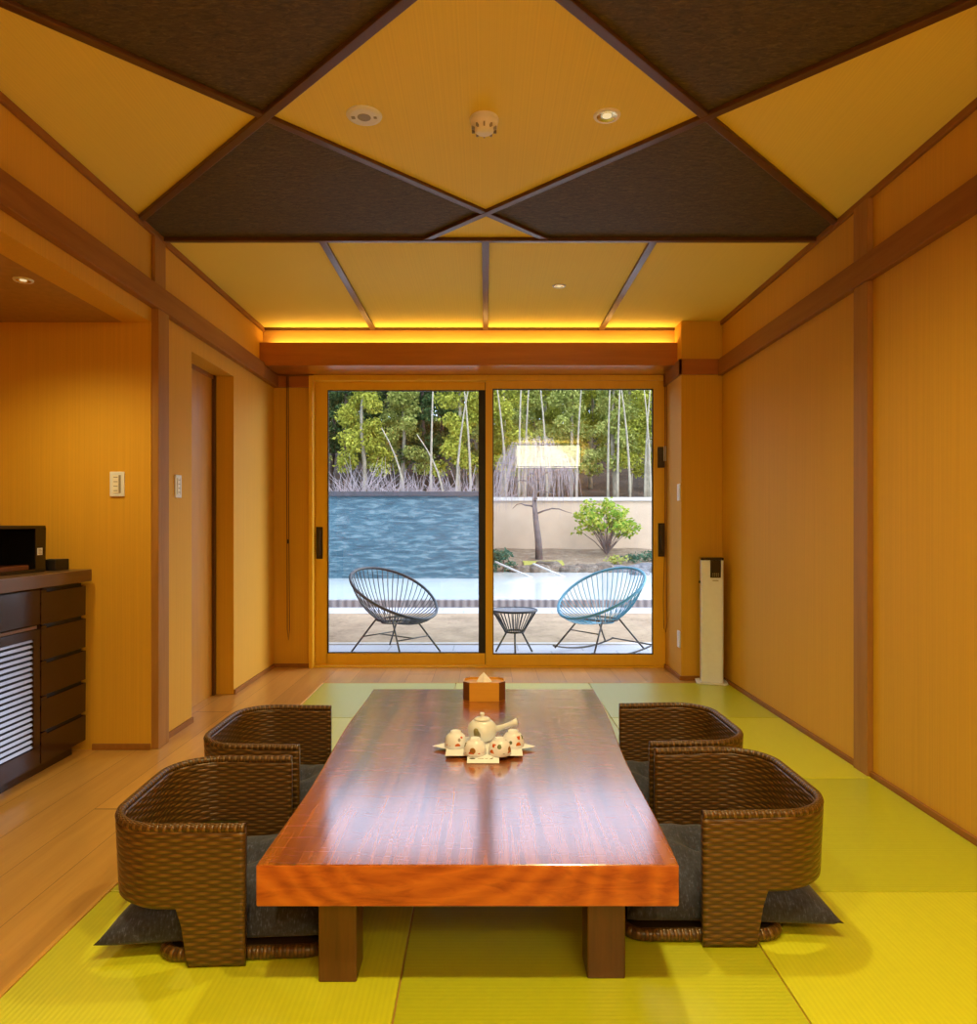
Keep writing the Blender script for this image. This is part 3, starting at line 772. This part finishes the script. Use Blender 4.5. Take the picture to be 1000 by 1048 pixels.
# ------------------------------------------------------------------ ceiling fixtures
def hung(name, x, y, label, cat): e = empty(name, (x, y, H)); tag(e, label, cat); return e
sp = hung('ceiling_speaker', -.432, 2.555, 'round white ceiling speaker, left of the smoke detector', 'speaker')
MB().lathe([(0, -.008), (.050, -.008), (.062, -.004), (.064, 0), (0, 0)], 32).build('rim', M['white'], sp)
MB().lathe([(0, -.0095), (.022, -.0095), (.024, -.008), (0, -.008)], 24).build('grille', M['grey_pl'], sp)
bx(-.045, -.032, -.008, .008, -.0095, -.008).build('indicator', M['grey_pl'], sp); bx(.034, .045, -.006, .006, -.0095, -.008).build('screw_cap', M['grey_pl'], sp)
sd = hung('smoke_detector', -.005, 2.575, 'cream dome smoke detector in the middle of the ceiling diamond', 'smoke detector')
MB().lathe([(0, -.012), (.052, -.012), (.052, 0), (0, 0)], 32).build('mount', M['cream'], sd, bevel=.002)
mb = MB().lathe([(0, -.052), (.026, -.052), (.034, -.046), (.036, -.038), (.047, -.034), (.050, -.012), (0, -.012)], 32); mb.build('dome', M['cream'], sd, smooth=True)
mb = MB()
for k in range(10): a = 2 * PI * k / 10; mb.box(-.003, .003, .036, .046, -.046, -.034); vs = mb.v[-8:]; mb.v[-8:] = [(v[0] * math.cos(a) - v[1] * math.sin(a), v[0] * math.sin(a) + v[1] * math.cos(a), v[2]) for v in vs]
mb.build('vent', M['grey_pl'], sd)
def downlight(x, y, z, label, R=.05, on=True):
    e = empty('downlight', (x, y, z)); tag(e, label, 'downlight', 'ceiling downlights')
    MB().lathe([(R * .8, -.006), (R, -.005), (R * 1.06, 0), (R * .8, 0), (R * .8, -.006)], 32, cap=False).build('rim', M['cream'], e)
    MB().lathe([(R * .8, -.0045), (R * .5, -.0012), (.0, -.0012)], 24, cap=False).build('reflector', M['chrome'], e)
    MB().lathe([(0, -.004), (R * .36, -.004), (R * .36, -.0012), (0, -.0012)], 20).build('bulb', M['lamp'], e)
    return e
def lamp(x, y, z, power, size=150, r=.06, col=WARM):
    l = bpy.data.lights.new('downlight_beam', 'SPOT'); l.energy = power; l.color = col; l.spot_size = math.radians(size); l.spot_blend = 1.0; l.shadow_soft_size = r
    o = bpy.data.objects.new('downlight_beam', l); COL.objects.link(o); o.location = (x, y, z); return o
downlight(.432, 2.555, H, 'gold-rimmed round downlight in the ceiling diamond, right of the smoke detector', .046)
downlight(.448, 4.37, H, 'small round downlight in the rear ceiling strip before the window', .040)
downlight(-1.88, 2.92, 2.10, 'small round downlight in the low alcove ceiling over the cabinet', .036)
for (x, y) in ((.432, .75), (-.432, .75), (.43, -1.3), (-.43, -1.3)): downlight(x, y, H, 'round downlight in the ceiling behind the camera', .046)
P = 1.32
lamp(.432, 2.555, H - .03, 70 * P); lamp(.448, 4.37, H - .03, 14 * P, 140)
lamp(-1.88, 2.92, 2.07, 27 * P, 152, .05)
for (x, y) in ((.432, .75), (-.432, .75)): lamp(x, y, H - .03, 74 * P)
for (x, y) in ((.43, -1.3), (-.43, -1.3)): lamp(x, y, H - .03, 45 * P)
# glowing box added behind the camera: fill light and reflection in the right pane
pl_ = empty('fill_light_box', (1.08, -1.3, 2.12)); tag(pl_, 'wide glowing box added behind the camera as fill light and pane reflection', 'fill light')
bx(-.55, .55, -.16, .16, .0, .36).build('shade', emit('fill_box_glow', (1, .84, .54), 13), pl_, bevel=.01)
mb = MB()
for x in (-.555, .545):
    for y in (-.165, .155): mb.box(x, x + .012, y, y + .012, -.01, .37)
for z in (-.012, .360): mb.box(-.555, .557, -.167, -.155, z, z + .012); mb.box(-.555, .557, .155, .167, z, z + .012)
mb.build('lattice_frame', M['trim'], pl_)
MB().tube([(0, 0, .36), (0, 0, H - 2.12)], .004, 6).build('cord', M['cord_dark'], pl_)
# soft low sun through thin cloud
l = bpy.data.lights.new('hazy_sun', 'SUN'); l.energy = 2.9; l.angle = math.radians(40); l.color = (1, .97, .92)
o = bpy.data.objects.new('hazy_sun', l); COL.objects.link(o); o.rotation_euler = Vector((.86, .42, .40)).to_track_quat('Z', 'Y').to_euler()
# light strip on the curtain box
l = bpy.data.lights.new('cove_strip', 'AREA'); l.shape = 'RECTANGLE'; l.size = 2.95; l.size_y = .02; l.energy = 6; l.color = (1, .62, .20)
o = bpy.data.objects.new('cove_strip', l); COL.objects.link(o); o.location = (-.10, 5.270, 2.430); o.rotation_euler = (PI, 0, 0)

# ------------------------------------------------------------------ alcove cabinet
FX = -1.94
cb = empty('cabinet', (FX, 3.0, 0)); tag(cb, 'dark brown lacquered cabinet with drawers and louvred door in the left alcove', 'cabinet')
bx(-.59, -.022, -1.6, .47, .075, .83).build('carcass', M['cab'], cb)
bx(-.58, -.05, -1.6, .455, 0, .075).build('plinth', M['cab'], cb)
zz = [.058, .196, .352, .508, .664, .822]
for i in range(5):
    z0, z1 = zz[i], zz[i + 1]
    dr = MB(); dr.box(-.022, 0, .135, .484, z0 + .003, z1 - .016); dr.box(-.022, -.0, .484 - .012, .484, z1 - .016, z1 - .012); dr.box(-.022, 0, .135, .175, z1 - .016, z1 - .003)
    dr = dr.build('drawer', M['cab'], cb, bevel=.0015)
    bx(-.021, -.014, .175, .470, z1 - .0155, z1 + .002).build('finger_pull', M['black_matt'], dr)
dr = MB().box(-.022, 0, -.75, .128, .672, .822).build('drawer', M['cab'], cb, bevel=.0015)
bx(-.016, .003, -.75, .10, .655, .668).build('highlight_strip', M['counter'], dr)  # lighter strip stands in for the highlight line under the drawer
dm = MB(); dm.box(-.022, 0, -.75, .128, .058, .140); dm.box(-.022, 0, -.75, .128, .612, .650); dm.box(-.022, 0, .085, .128, .140, .612); dm.box(-.022, 0, -.75, -.70, .140, .612)
dr = dm.build('door', M['cab'], cb, bevel=.0015)
bx(-.021, -.017, -.70, .085, .140, .612).build('backing', M['black_matt'], dr)
mb = MB(); ns = 20
for k in range(ns):
    z = .150 + k * (.455 / (ns - 1)); mb.add([(-.0115, -.70, z + .006), (-.0062, -.70, z - .006), (-.0042, -.70, z - .005), (-.0095, -.70, z + .007), (-.0115, .085, z + .006), (-.0062, .085, z - .006), (-.0042, .085, z - .005), (-.0095, .085, z + .007)], [(0, 1, 2, 3), (7, 6, 5, 4), (0, 4, 5, 1), (1, 5, 6, 2), (2, 6, 7, 3), (3, 7, 4, 0)])
mb.build('louver', M['louver'], dr)
ct = bx(AX + .02, -1.917, 1.4, 3.497, .8305, .888).build('countertop', M['counter'], bevel=.003); tag(ct, 'brown wooden worktop along the top of the dark alcove cabinet', 'countertop')
bs = empty('display_box', (-2.03, 3.0, .8885)); tag(bs, 'black open-fronted box standing on the alcove worktop', 'box')
mb = MB(); mb.box(-.36, 0, -.6, .315, 0, .014); mb.box(-.36, 0, -.6, .315, .198, .212); mb.box(-.36, 0, .240, .315, .014, .198); mb.box(-.36, -.345, -.6, .240, .014, .198); mb.box(-.36, 0, -.6, -.585, .014, .198)
mb.build('shell', M['black'], bs, bevel=.002)
bx(-.001, .002, .252, .287, .078, .110).build('label_sticker', M['paper'], bs)
mb = MB()
for k in range(4): mb.box(.002, .0024, .257, .282 - .006 * (k % 2), .084 + k * .006, .0865 + k * .006)
mb.build('sticker_lines', M['grey_pl'], bs)
o = bx(-.17, -.004, -.4, .20, 0, .022).build('lacquer_tray', M['brown_lac'], loc=(-2.03, 3.0, .9030), bevel=.004); tag(o, 'reddish brown lacquer tray inside the black box', 'tray')
o = MB().lathe([(0, 0), (.022, 0), (.034, .012), (.040, .040), (.038, .066), (.034, .066), (.036, .040), (.030, .016), (0, .008)], 24).build('lacquer_bowl', M['red'], smooth=True, loc=(-2.10, 2.985, .9255)); tag(o, 'red lacquer bowl on the tray in the black box', 'bowl')
o = bx(-.045, .045, -.055, .055, 0, .052).build('small_box', M['black_matt'], loc=(-2.06, 3.42, .8885), bevel=.003); tag(o, 'small black box beside the larger black box, near the worktop end', 'box')

# ------------------------------------------------------------------ outdoors
struct(bx(-2.6, -2.4, YB + .12, 9.2, -.1, 3.2).build('wall_sky_blocker', M['bark']))  # unseen wing wall, added to block sky light from the left
struct(bx(-2.6, 3.5, YB + .12, 6.45, 2.62, 2.72).build('roof_sky_blocker', M['bark']))  # unseen overhang, added to cut light from the high sky
GZ = -.05
struct(bx(-6, 6, YB + .12, 6.93, GZ - .1, GZ).build('patio', M['deck']))
struct(bx(-6, 6, 6.93, 7.0, GZ - .1, GZ + .012).build('kerb', M['render_cap']))
struct(bx(-9, 9, 7.0, 9.45, GZ - .1, GZ - .003).build('ground', M['sand']))
struct(bx(-9, 9, 9.45, 10.28, GZ - .12, GZ - .02).build('path', M['deck']))
struct(bx(-9, 9, 10.28, 10.42, GZ - .12, .03).build('pond_edge', M['rib']))
struct(bx(-9, 9, 10.42, 17.4, -.15, .022).build('water', M['pond']))
sw = MB(); sw.box(-9, .07, 14.7, 15.1, -.1, 1.70); struct(sw.build('wall_slate', M['slate']))
struct(bx(-9, .10, 14.63, 15.13, 1.70, 1.80).build('wall_slate_cap', M['cap'], bevel=.01))
struct(bx(-3, 14, 20.2, 20.5, -.1, 1.80).build('wall_garden', M['render']))
struct(bx(-3, 14, 20.14, 20.56, 1.80, 1.90).build('wall_garden_cap', M['render_cap']))
# sloping bed between pond and garden wall
def slope(name, x0, x1, pts, m, nx=40, amp=.03):
    mb = MB(); vs = []; ny = []
    for (y0, z0), (y1, z1) in zip(pts, pts[1:]):
        k = max(2, int((y1 - y0) / .4))
        for j in range(k): ny.append((y0 + (y1 - y0) * j / k, z0 + (z1 - z0) * j / k))
    ny.append(pts[-1])
    for (y, z) in ny:
        for i in range(nx + 1):
            x = x0 + (x1 - x0) * i / nx; vs.append((x, y, z + amp * noise.noise(Vector((x * .9, y * .9, 3.1))) * 2))
    fs = [(r * (nx + 1) + i, r * (nx + 1) + i + 1, (r + 1) * (nx + 1) + i + 1, (r + 1) * (nx + 1) + i) for r in range(len(ny) - 1) for i in range(nx)]
    mb.add(vs, fs); return struct(mb.build(name, m, smooth=True))
slope('garden_bed', .12, 14, [(16.4, -.05), (16.9, .06), (18.5, .26), (20.25, .46)], M['soil'])
slope('hill', -22, .1, [(15.14, .3), (15.3, 1.55), (20.6, 1.62), (24, 2.0), (30, 3.6), (38, 6.2), (46, 7.5)], M['hill'], 40, .12)
slope('hill', .1, 24, [(20.55, .3), (20.6, 1.62), (24, 2.0), (30, 3.6), (38, 6.2), (46, 7.5)], M['hill'], 40, .12)

def P3(px, py, D): return Vector(((px - CX) * D / F, D, CAMZ - (py - CY) * D / F))
# lounge chairs
def egg_chair(loc, rz, cm_, label, rocker):
    e = empty('lounge_chair', loc, rz); tag(e, label, 'chair')
    a, b, th, zc = .43, .40, math.radians(29), .545
    n = 48; rim = []
    for i in range(n):
        t = 2 * PI * i / n
        w_ = b * (1 + .10 * -math.cos(t)) * math.sin(t)
        rim.append(Vector((a * math.cos(t) * math.cos(th) - .02, w_, zc - a * math.cos(t) * math.sin(th))))
    MB().tube(rim, .0135, 8, True).build('rim', cm_, e, smooth=True)
    bot = Vector((-.05, 0, .275)); mb = MB()
    for i in range(n):
        t = 2 * PI * i / n; p = rim[i]; q = bot + Vector((.10 * math.cos(t), .11 * math.sin(t), .004))
        mid = (p + q) / 2 + Vector((.07 * math.cos(t), .07 * math.sin(t), -.055))
        pts = [p.lerp(mid, k / 4) for k in range(4)]
        pts = [(1 - k / 7) ** 2 * p + 2 * (1 - k / 7) * (k / 7) * mid + (k / 7) ** 2 * q for k in range(8)]
        mb.tube(pts, .0042, 4)
    mb.build('cord_seat', cm_, e)
    rb = [bot + Vector((.10 * math.cos(2 * PI * i / 20), .11 * math.sin(2 * PI * i / 20), 0)) for i in range(20)]
    MB().tube(rb, .008, 6, True).build('hub', cm_, e, smooth=True)
    fr = MB()
    V = [bot + Vector((.14 * math.cos(2 * PI * i / 24) + .03, .19 * math.sin(2 * PI * i / 24), .03)) for i in range(24)]
    fr.tube(V, .008, 6, True)
    
    fr.build('seat_frame', M['steel'], e, smooth=True)
    feet = [(.30, .25), (.30, -.25), (-.34, .24), (-.34, -.24)]
    for (x, y) in feet:
        tp_ = bot + Vector((.03 + .1 * (1 if x > 0 else -1), .14 * (1 if y > 0 else -1), .04))
        z0 = .008 if not rocker else .035
        MB().tube([tp_, (x, y, z0)], .0085, 6).build('leg', M['steel'], e, smooth=True)
    if rocker:
        for y in (.25, -.25):
            MB().tube([(-.46 + .78 * k / 14, y, .009 + .20 * ((k / 14 - .5) ** 2)) for k in range(15)], .0085, 6).build('rocker', M['steel'], e, smooth=True)
        MB().tube([(.172, .186, .20), (.172, -.186, .20)], .006, 6).build('stretcher', M['steel'], e, smooth=True)
        MB().tube([(-.44, .25, .06), (-.44, -.25, .06)], .007, 6).build('stretcher', M['steel'], e, smooth=True)
    else:
        for x in (.20, -.23): MB().tube([(x, .2, .15), (x, -.2, .15)], .006, 6).build('stretcher', M['steel'], e, smooth=True)
        MB().tube([(-.23, 0, .15), (.20, 0, .15)], .006, 6).build('stretcher', M['steel'], e, smooth=True)
    return e
egg_chair((-.80, 6.50, GZ), math.radians(-38), M['cord_blk'], 'dark grey corded egg-shaped lounge chair on the patio behind the left pane', False)
egg_chair((1.02, 6.52, GZ), math.radians(180 + 36), M['cord_teal'], 'turquoise corded rocking lounge chair on the patio behind the right pane', True)
st = empty('side_table', (.258, 6.42, GZ)); tag(st, 'small round black corded side table between the two lounge chairs', 'side table')
zt = .395
MB().tube([(.20 * math.cos(2 * PI * i / 32), .20 * math.sin(2 * PI * i / 32), zt) for i in range(32)], .010, 8, True).build('rim', M['steel'], st, smooth=True)
MB().lathe([(0, zt - .004), (.196, zt - .004), (.196, zt + .004), (0, zt + .004)], 32).build('table_top', plain('smoked_glass', (.36, .40, .48), .08), st)
mb = MB()
for i in range(30): a = 2 * PI * i / 30; mb.tube([(.20 * math.cos(a), .20 * math.sin(a), zt), (.085 * math.cos(a), .085 * math.sin(a), .205)], .0042, 4)
mb.build('cord_cone', M['cord_blk'], st)
MB().tube([(.085 * math.cos(2 * PI * i / 24), .085 * math.sin(2 * PI * i / 24), .205) for i in range(24)], .009, 6, True).build('hub', M['steel'], st, smooth=True)
for k in range(3):
    a = -PI / 2 + 2 * PI * k / 3; MB().tube([(.07 * math.cos(a), .07 * math.sin(a), .21), (.19 * math.cos(a), .19 * math.sin(a), .008)], .0085, 6).build('leg', M['steel'], st, smooth=True)

# rocks along the pond
def rock(loc, sx, sy, sz, m, seed, label, group=None):
    bm = bmesh.new(); bmesh.ops.create_icosphere(bm, subdivisions=3, radius=1)
    for v in bm.verts:
        c = v.co.copy(); k = 1 + .28 * noise.noise(c * 1.1 + Vector((seed * 3.7, 0, 0))) + .10 * noise.noise(c * 3 + Vector((0, seed, 0)))
        p = Vector([math.copysign(abs(q) ** .62, q) for q in c]) * .82 * k
        v.co = (p.x * sx, p.y * sy, p.z * sz)
    me = bpy.data.meshes.new('rock'); bm.to_mesh(me); bm.free(); me.materials.append(m)
    o = bpy.data.objects.new('rock', me); COL.objects.link(o); o.location = loc; o.rotation_euler = (0, 0, seed * 1.7 % .8 - .4); tag(o, label, 'rock', group); return o
RG = 'rocks edging the pond'
rk = [(534, 586, .34, M['rock']), (550, 589, .40, M['rock']), (563, 583, .46, M['rock']), (584, 586, .36, M['rock']), (600, 585, .42, M['rock']), (618, 584, .34, M['rock']), (634, 588, .40, M['rock_grey']), (648, 585, .36, M['rock_grey']), (662, 586, .34, M['rock_grey']), (655, 594, .30, M['rock_grey']), (668, 580, .36, M['rock']), (676, 590, .36, M['rock_grey']), (690, 586, .4, M['rock'])]
for i, (px, py, s, m) in enumerate(rk):
    p = P3(px, py, 16.7 - (.9 if py > 590 else 0)); p.z = .02
    if py == 583: p.z = .05; p.y += .5
    rock(p, s * .84, .24, .19 + .03 * (i % 3), m, i + 1.3, 'flat brown rock in the row edging the far side of the pond' if m is M['rock'] else 'pale grey rock in the row edging the far side of the pond', RG)
# moss and a low shrub
mo = slope('moss_patch', P3(536, 0, 17.4).x, P3(578, 0, 17.4).x, [(17.15, .12), (17.6, .20), (18.0, .23)], M['moss'], 14, .03); mo['kind'] = 'stuff'; tag(mo, 'yellow-green moss behind the pond rocks under the bare tree', 'moss')

def leaves(n, fn, size, m, name, parent, jit=.4, droop=0):
    vs = []; fs = []
    for _ in range(n):
        p = fn(); s = size * (.6 + .8 * random.random()); a = random.uniform(0, 2 * PI); el = random.uniform(-.9, .5) - droop
        d = Vector((math.cos(a) * math.cos(el), math.sin(a) * math.cos(el), math.sin(el))); u = d.cross(Vector((random.uniform(-1, 1), random.uniform(-1, 1), random.uniform(-.2, 1)))).normalized()
        b = len(vs); vs += [p, p + d * s * .5 + u * s * .28, p + d * s, p + d * s * .5 - u * s * .28]; fs.append((b, b + 1, b + 2, b + 3))
    me = bpy.data.meshes.new(name); me.from_pydata([tuple(v) for v in vs], [], fs); me.materials.append(m)
    o = bpy.data.objects.new(name, me); COL.objects.link(o); o.parent = parent; return o
def cluster_fn(centres):
    def fn():
        c, r = random.choice(centres)
        while True:
            q = Vector((random.uniform(-1, 1), random.uniform(-1, 1), random.uniform(-1, 1)))
            if q.length <= 1: return c + Vector((q.x * r, q.y * r, q.z * r * .75))
    return fn
# bush in front of the garden wall
bu = empty('shrub', (P3(621, 0, 19).x, 19.0, .34)); tag(bu, 'leafy green shrub in front of the tan garden wall', 'shrub')
cl = []; stm = MB()
for k in range(34):
    a = random.uniform(0, 2 * PI); r = .85 * math.sqrt(random.random()); z = .55 + .95 * random.random() * (1 - .45 * (r / .85) ** 2)
    c = Vector((r * math.cos(a), r * .7 * math.sin(a), z)); cl.append((c, .20)); stm.tube([(0, 0, 0), (c.x * .45, c.y * .45, z * .55), c], [.016, .010, .004], 4)
leaves(1500, cluster_fn(cl), .115, M['leaf_b'], 'foliage', bu); stm.build('stem', M['bark_grey'], bu)
su = empty('shrub', (P3(515, 0, 16.6).x, 16.7, .0)); tag(su, 'dark teal-green low shrub at the pond edge by the slate wall end', 'shrub')
leaves(700, cluster_fn([(Vector((random.uniform(-.28, .25), random.uniform(-.2, .2), .12 + random.random() * .36)), .16) for _ in range(14)]), .09, M['leaf_t'], 'foliage', su)
MB().tube([(0, 0, -.02), (.02, 0, .2), (.0, 0, .4)], .02, 5).build('stem', M['bark'], su)
for k, (x, y, sz) in enumerate(((648, 17.8, .22), (664, 18.2, .26), (632, 17.5, .18))):
    gr = empty('garden_plant', (P3(x, 0, y).x, y, .18)); tag(gr, ('low pale green plant right of the leafy shrub', 'low pale green plant against the right edge of the window', 'small pale plant in front of the leafy shrub')[k], 'plant')
    leaves(160, cluster_fn([(Vector((random.uniform(-.2, .2), random.uniform(-.15, .15), sz * .6)), sz * .7) for _ in range(5)]), .08, M['leaf_t'] if k != 2 else M['leaf_g'], 'foliage', gr)
    MB().tube([(0, 0, -.05), (0, 0, sz)], .008, 4).build('stem', M['bark'], gr)
# bare weeping tree
wt = empty('bare_tree', (P3(551, 0, 18.4).x, 18.4, .24)); tag(wt, 'small bare weeping tree with drooping twigs before the tan wall', 'tree')
mb = MB(); mb.tube([(.02, 0, -.05), (.0, 0, .5), (-.05, 0, .9), (-.10, 0, 1.4), (-.07, 0, 2.0), (-.08, 0, 2.6), (-.05, .0, 3.0)], [.10, .085, .075, .062, .05, .035, .02], 8)
for k in range(11):
    a = k * 2.4; z = 1.15 + .17 * k; L_ = .95 - .05 * k
    pts = [Vector((-.08, 0, z))]
    d = Vector((math.cos(a), math.sin(a) * .7, .35))
    for j in range(5):
        pts.append(pts[-1] + d * L_ / 5 + Vector((random.uniform(-.05, .05), random.uniform(-.05, .05), random.uniform(-.06, .06)))); d.z -= .16
    mb.tube(pts, [.032, .026, .02, .016, .011, .006], 6)
mb.build('trunk', M['bark_grey'], wt, smooth=True)
mb = MB()
for k in range(300):
    a = random.uniform(0, 2 * PI); r = 1.05 * math.sqrt(random.random()); zt_ = 3.15 - .75 * (r / 1.05) ** 2 + random.uniform(-.15, .1)
    p = Vector((-.08 + r * math.cos(a), r * math.sin(a) * .8, zt_)); L_ = random.uniform(.6, 1.4); o_ = Vector((math.cos(a), math.sin(a), 0))
    pts = [p - o_ * r * .35 + Vector((0, 0, -.05)), p, p + o_ * .10 + Vector((random.uniform(-.05, .05), 0, -L_ * .35)), p + o_ * .14 + Vector((random.uniform(-.1, .1), 0, -L_))]
    mb.tube(pts, [.006, .005, .004, .0025], 3)
mb.build('twigs', M['twig'], wt)
for k, (a, b, lb) in enumerate((((507, 575, 16.2), (546, 592, 15.0), 'pale pole slanting over the pond edge near the slate wall'), ((546, 577, 16.4), (580, 591.5, 15.2), 'pale pole slanting over the pond edge in front of the brown rocks'))):
    o = MB().tube([P3(*a), P3(*b)], .022, 6).build('pole', M['render_cap']); tag(o, lb, 'pole')

# forest
def tree_proto(kind):
    e = empty('forest_tree', (0, 0, 0)); h = 6.3
    rnd = random.Random(11 + kind); lean = rnd.uniform(-.3, .3)
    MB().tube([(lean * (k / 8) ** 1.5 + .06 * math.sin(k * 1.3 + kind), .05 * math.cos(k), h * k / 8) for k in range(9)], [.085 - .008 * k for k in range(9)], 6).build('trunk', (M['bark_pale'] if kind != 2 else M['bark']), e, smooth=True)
    cl = []
    for k in range(40):
        z = h * (.20 + .80 * (k / 40)); r = (1.15 if kind == 2 else .80) * (1.15 - .75 * (k / 34)) * math.sqrt(rnd.random()); a = rnd.uniform(0, 2 * PI)
        cl.append((Vector((lean * (z / h) ** 1.5 + r * math.cos(a), r * math.sin(a), z)), .36))
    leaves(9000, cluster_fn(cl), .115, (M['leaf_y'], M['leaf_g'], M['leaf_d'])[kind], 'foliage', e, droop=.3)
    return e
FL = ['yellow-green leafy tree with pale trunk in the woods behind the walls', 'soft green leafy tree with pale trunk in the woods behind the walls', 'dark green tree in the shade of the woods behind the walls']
protos = [tree_proto(k) for k in range(3)]; used = [False] * 3
def hz(y):
    pts = [(15.3, 1.55), (20.6, 1.62), (24, 2.0), (30, 3.6), (38, 6.2), (46, 7.5)]
    for (a, b), (c, d) in zip(pts, pts[1:]):
        if y <= c: return b + (d - b) * (y - a) / (c - a)
    return 7.5
def tree(px, D, kind, s, rz):
    o = protos[kind] if not used[kind] else copy_tree(protos[kind]); used[kind] = True
    o.location = ((px - CX) * D / F, D, hz(D) - .1); o.rotation_euler = (0, 0, rz); o.scale = (s, s, s); tag(o, FL[kind], 'tree', 'trees of the woods')
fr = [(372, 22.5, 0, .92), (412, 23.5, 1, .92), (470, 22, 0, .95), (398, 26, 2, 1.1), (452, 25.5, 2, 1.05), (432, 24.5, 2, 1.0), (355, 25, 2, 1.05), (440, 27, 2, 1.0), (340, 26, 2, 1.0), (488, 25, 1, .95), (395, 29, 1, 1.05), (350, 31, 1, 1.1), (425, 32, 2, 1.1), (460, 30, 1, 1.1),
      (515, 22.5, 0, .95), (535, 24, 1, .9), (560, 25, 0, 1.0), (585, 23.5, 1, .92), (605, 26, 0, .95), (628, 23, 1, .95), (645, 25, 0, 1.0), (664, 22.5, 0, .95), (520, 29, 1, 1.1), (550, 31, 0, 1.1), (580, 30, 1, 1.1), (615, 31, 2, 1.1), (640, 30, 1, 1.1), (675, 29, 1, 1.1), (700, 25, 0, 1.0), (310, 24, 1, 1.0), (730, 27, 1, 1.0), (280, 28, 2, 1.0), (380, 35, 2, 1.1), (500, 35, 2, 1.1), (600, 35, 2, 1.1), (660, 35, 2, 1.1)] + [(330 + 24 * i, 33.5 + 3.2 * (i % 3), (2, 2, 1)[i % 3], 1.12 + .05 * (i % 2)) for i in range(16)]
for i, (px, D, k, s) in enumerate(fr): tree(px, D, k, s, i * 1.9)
# pale bare saplings and tangled brush at the wood's edge
def sapling(px, D, h, lean, lb, m=None):
    e = MB().tube([(lean * (k / 6) ** 2, 0, h * k / 6) for k in range(7)], [.045 - .005 * k for k in range(7)], 5).build('sapling', m or M['bark_pale'], loc=((px - CX) * D / F, D, hz(D) - .1), smooth=True); tag(e, lb, 'sapling', 'pale bare trunks at the edge of the woods')
for i, (px, D, h, ln) in enumerate(((441, 20.9, 4.5, .1), (455, 20.9, 2.2, -.8), (467, 21, 4.2, .5), (482, 21, 4.4, -.3), (503, 21.2, 4.4, -.2), (518, 21.4, 4.4, -.4), (531, 21.3, 4.5, .1), (537, 21.6, 4.6, .2), (560, 21.6, 4.4, -.3), (590, 21.4, 4.2, .2), (632, 21.3, 4.3, .1), (645, 21.4, 4.4, -.4), (660, 21.3, 4.0, .2), (666, 21.2, 3.6, -.2), (622, 21.6, 4.5, .1), (415, 21, 2.4, -.7))):
    sapling(px, D, h, ln, 'pale thin bare trunk standing at the edge of the woods')
def brush(px, D, w_, h, lb):
    e = empty('brushwood', ((px - CX) * D / F, D, hz(D) - .05)); tag(e, lb, 'brushwood', 'bare brushwood at the foot of the woods'); mb = MB()
    for k in range(70):
        x = random.uniform(-w_, w_); a = random.uniform(-1.1, 1.1); L_ = h * random.uniform(.5, 1.2)
        p = Vector((x * .5, random.uniform(-.3, .3), 0)); pts = [p + Vector((math.sin(a) * L_ * t_ + random.uniform(-.03, .03), random.uniform(-.05, .05), math.cos(a) * L_ * t_ - .25 * abs(a) * L_ * t_ * t_)) for t_ in (0, .35, .7, 1)]
        mb.tube(pts, [.011, .008, .006, .003], 3)
    mb.build('twigs', M['twig'], e)
for (px, D, w_, h) in ((362, 18, .6, 1.3), (380, 18.8, .6, 1.2), (402, 18.2, .5, 1.1), (425, 17.6, .5, .9), (448, 18.6, .6, 1.0), (470, 17.8, .5, 1.0), (345, 18.6, .5, .9), (487, 18.7, .5, .9), (515, 21.4, .6, .9)):
    brush(px, D, w_, h, 'tangle of bare pale twigs at the foot of the woods above the walls')

# ------------------------------------------------------------------ sky
wd = bpy.data.worlds.new('sky'); SC.world = wd; wd.use_nodes = True; nt = wd.node_tree; nt.nodes.clear()
out = nt.nodes.new('ShaderNodeOutputWorld'); bg = nt.nodes.new('ShaderNodeBackground'); sky = nt.nodes.new('ShaderNodeTexSky')
sky.sky_type = 'NISHITA'; sky.sun_disc = False; sky.sun_elevation = math.radians(48); sky.sun_rotation = math.radians(150); sky.dust_density = 3.5; sky.air_density = 1.0; sky.ozone_density = 1.5
mx = nt.nodes.new('ShaderNodeMix'); mx.data_type = 'RGBA'; mx.inputs[0].default_value = .45; mx.inputs[7].default_value = (6.7, 7.9, 10.4, 1)
nt.links.new(sky.outputs[0], mx.inputs[6]); nt.links.new(mx.outputs[2], bg.inputs[0]); bg.inputs[1].default_value = .55
nt.links.new(bg.outputs[0], out.inputs[0])

# ------------------------------------------------------------------ camera
cam = bpy.data.cameras.new('camera'); co = bpy.data.objects.new('camera', cam); COL.objects.link(co)
co.location = (0, 0, CAMZ); co.rotation_euler = (PI / 2, 0, 0)
cam.sensor_fit = 'AUTO'; cam.sensor_width = 36; cam.lens = F / 1048 * 36
cam.shift_x = (500 - CX) / 1048; cam.shift_y = (CY - 524) / 1048; cam.clip_start = .05; cam.clip_end = 300
SC.camera = co
vs_ = SC.view_settings; vs_.view_transform = 'Standard'; vs_.look = 'None'; vs_.gamma = 1; vs_.exposure = 0; vs_.use_curve_mapping = False
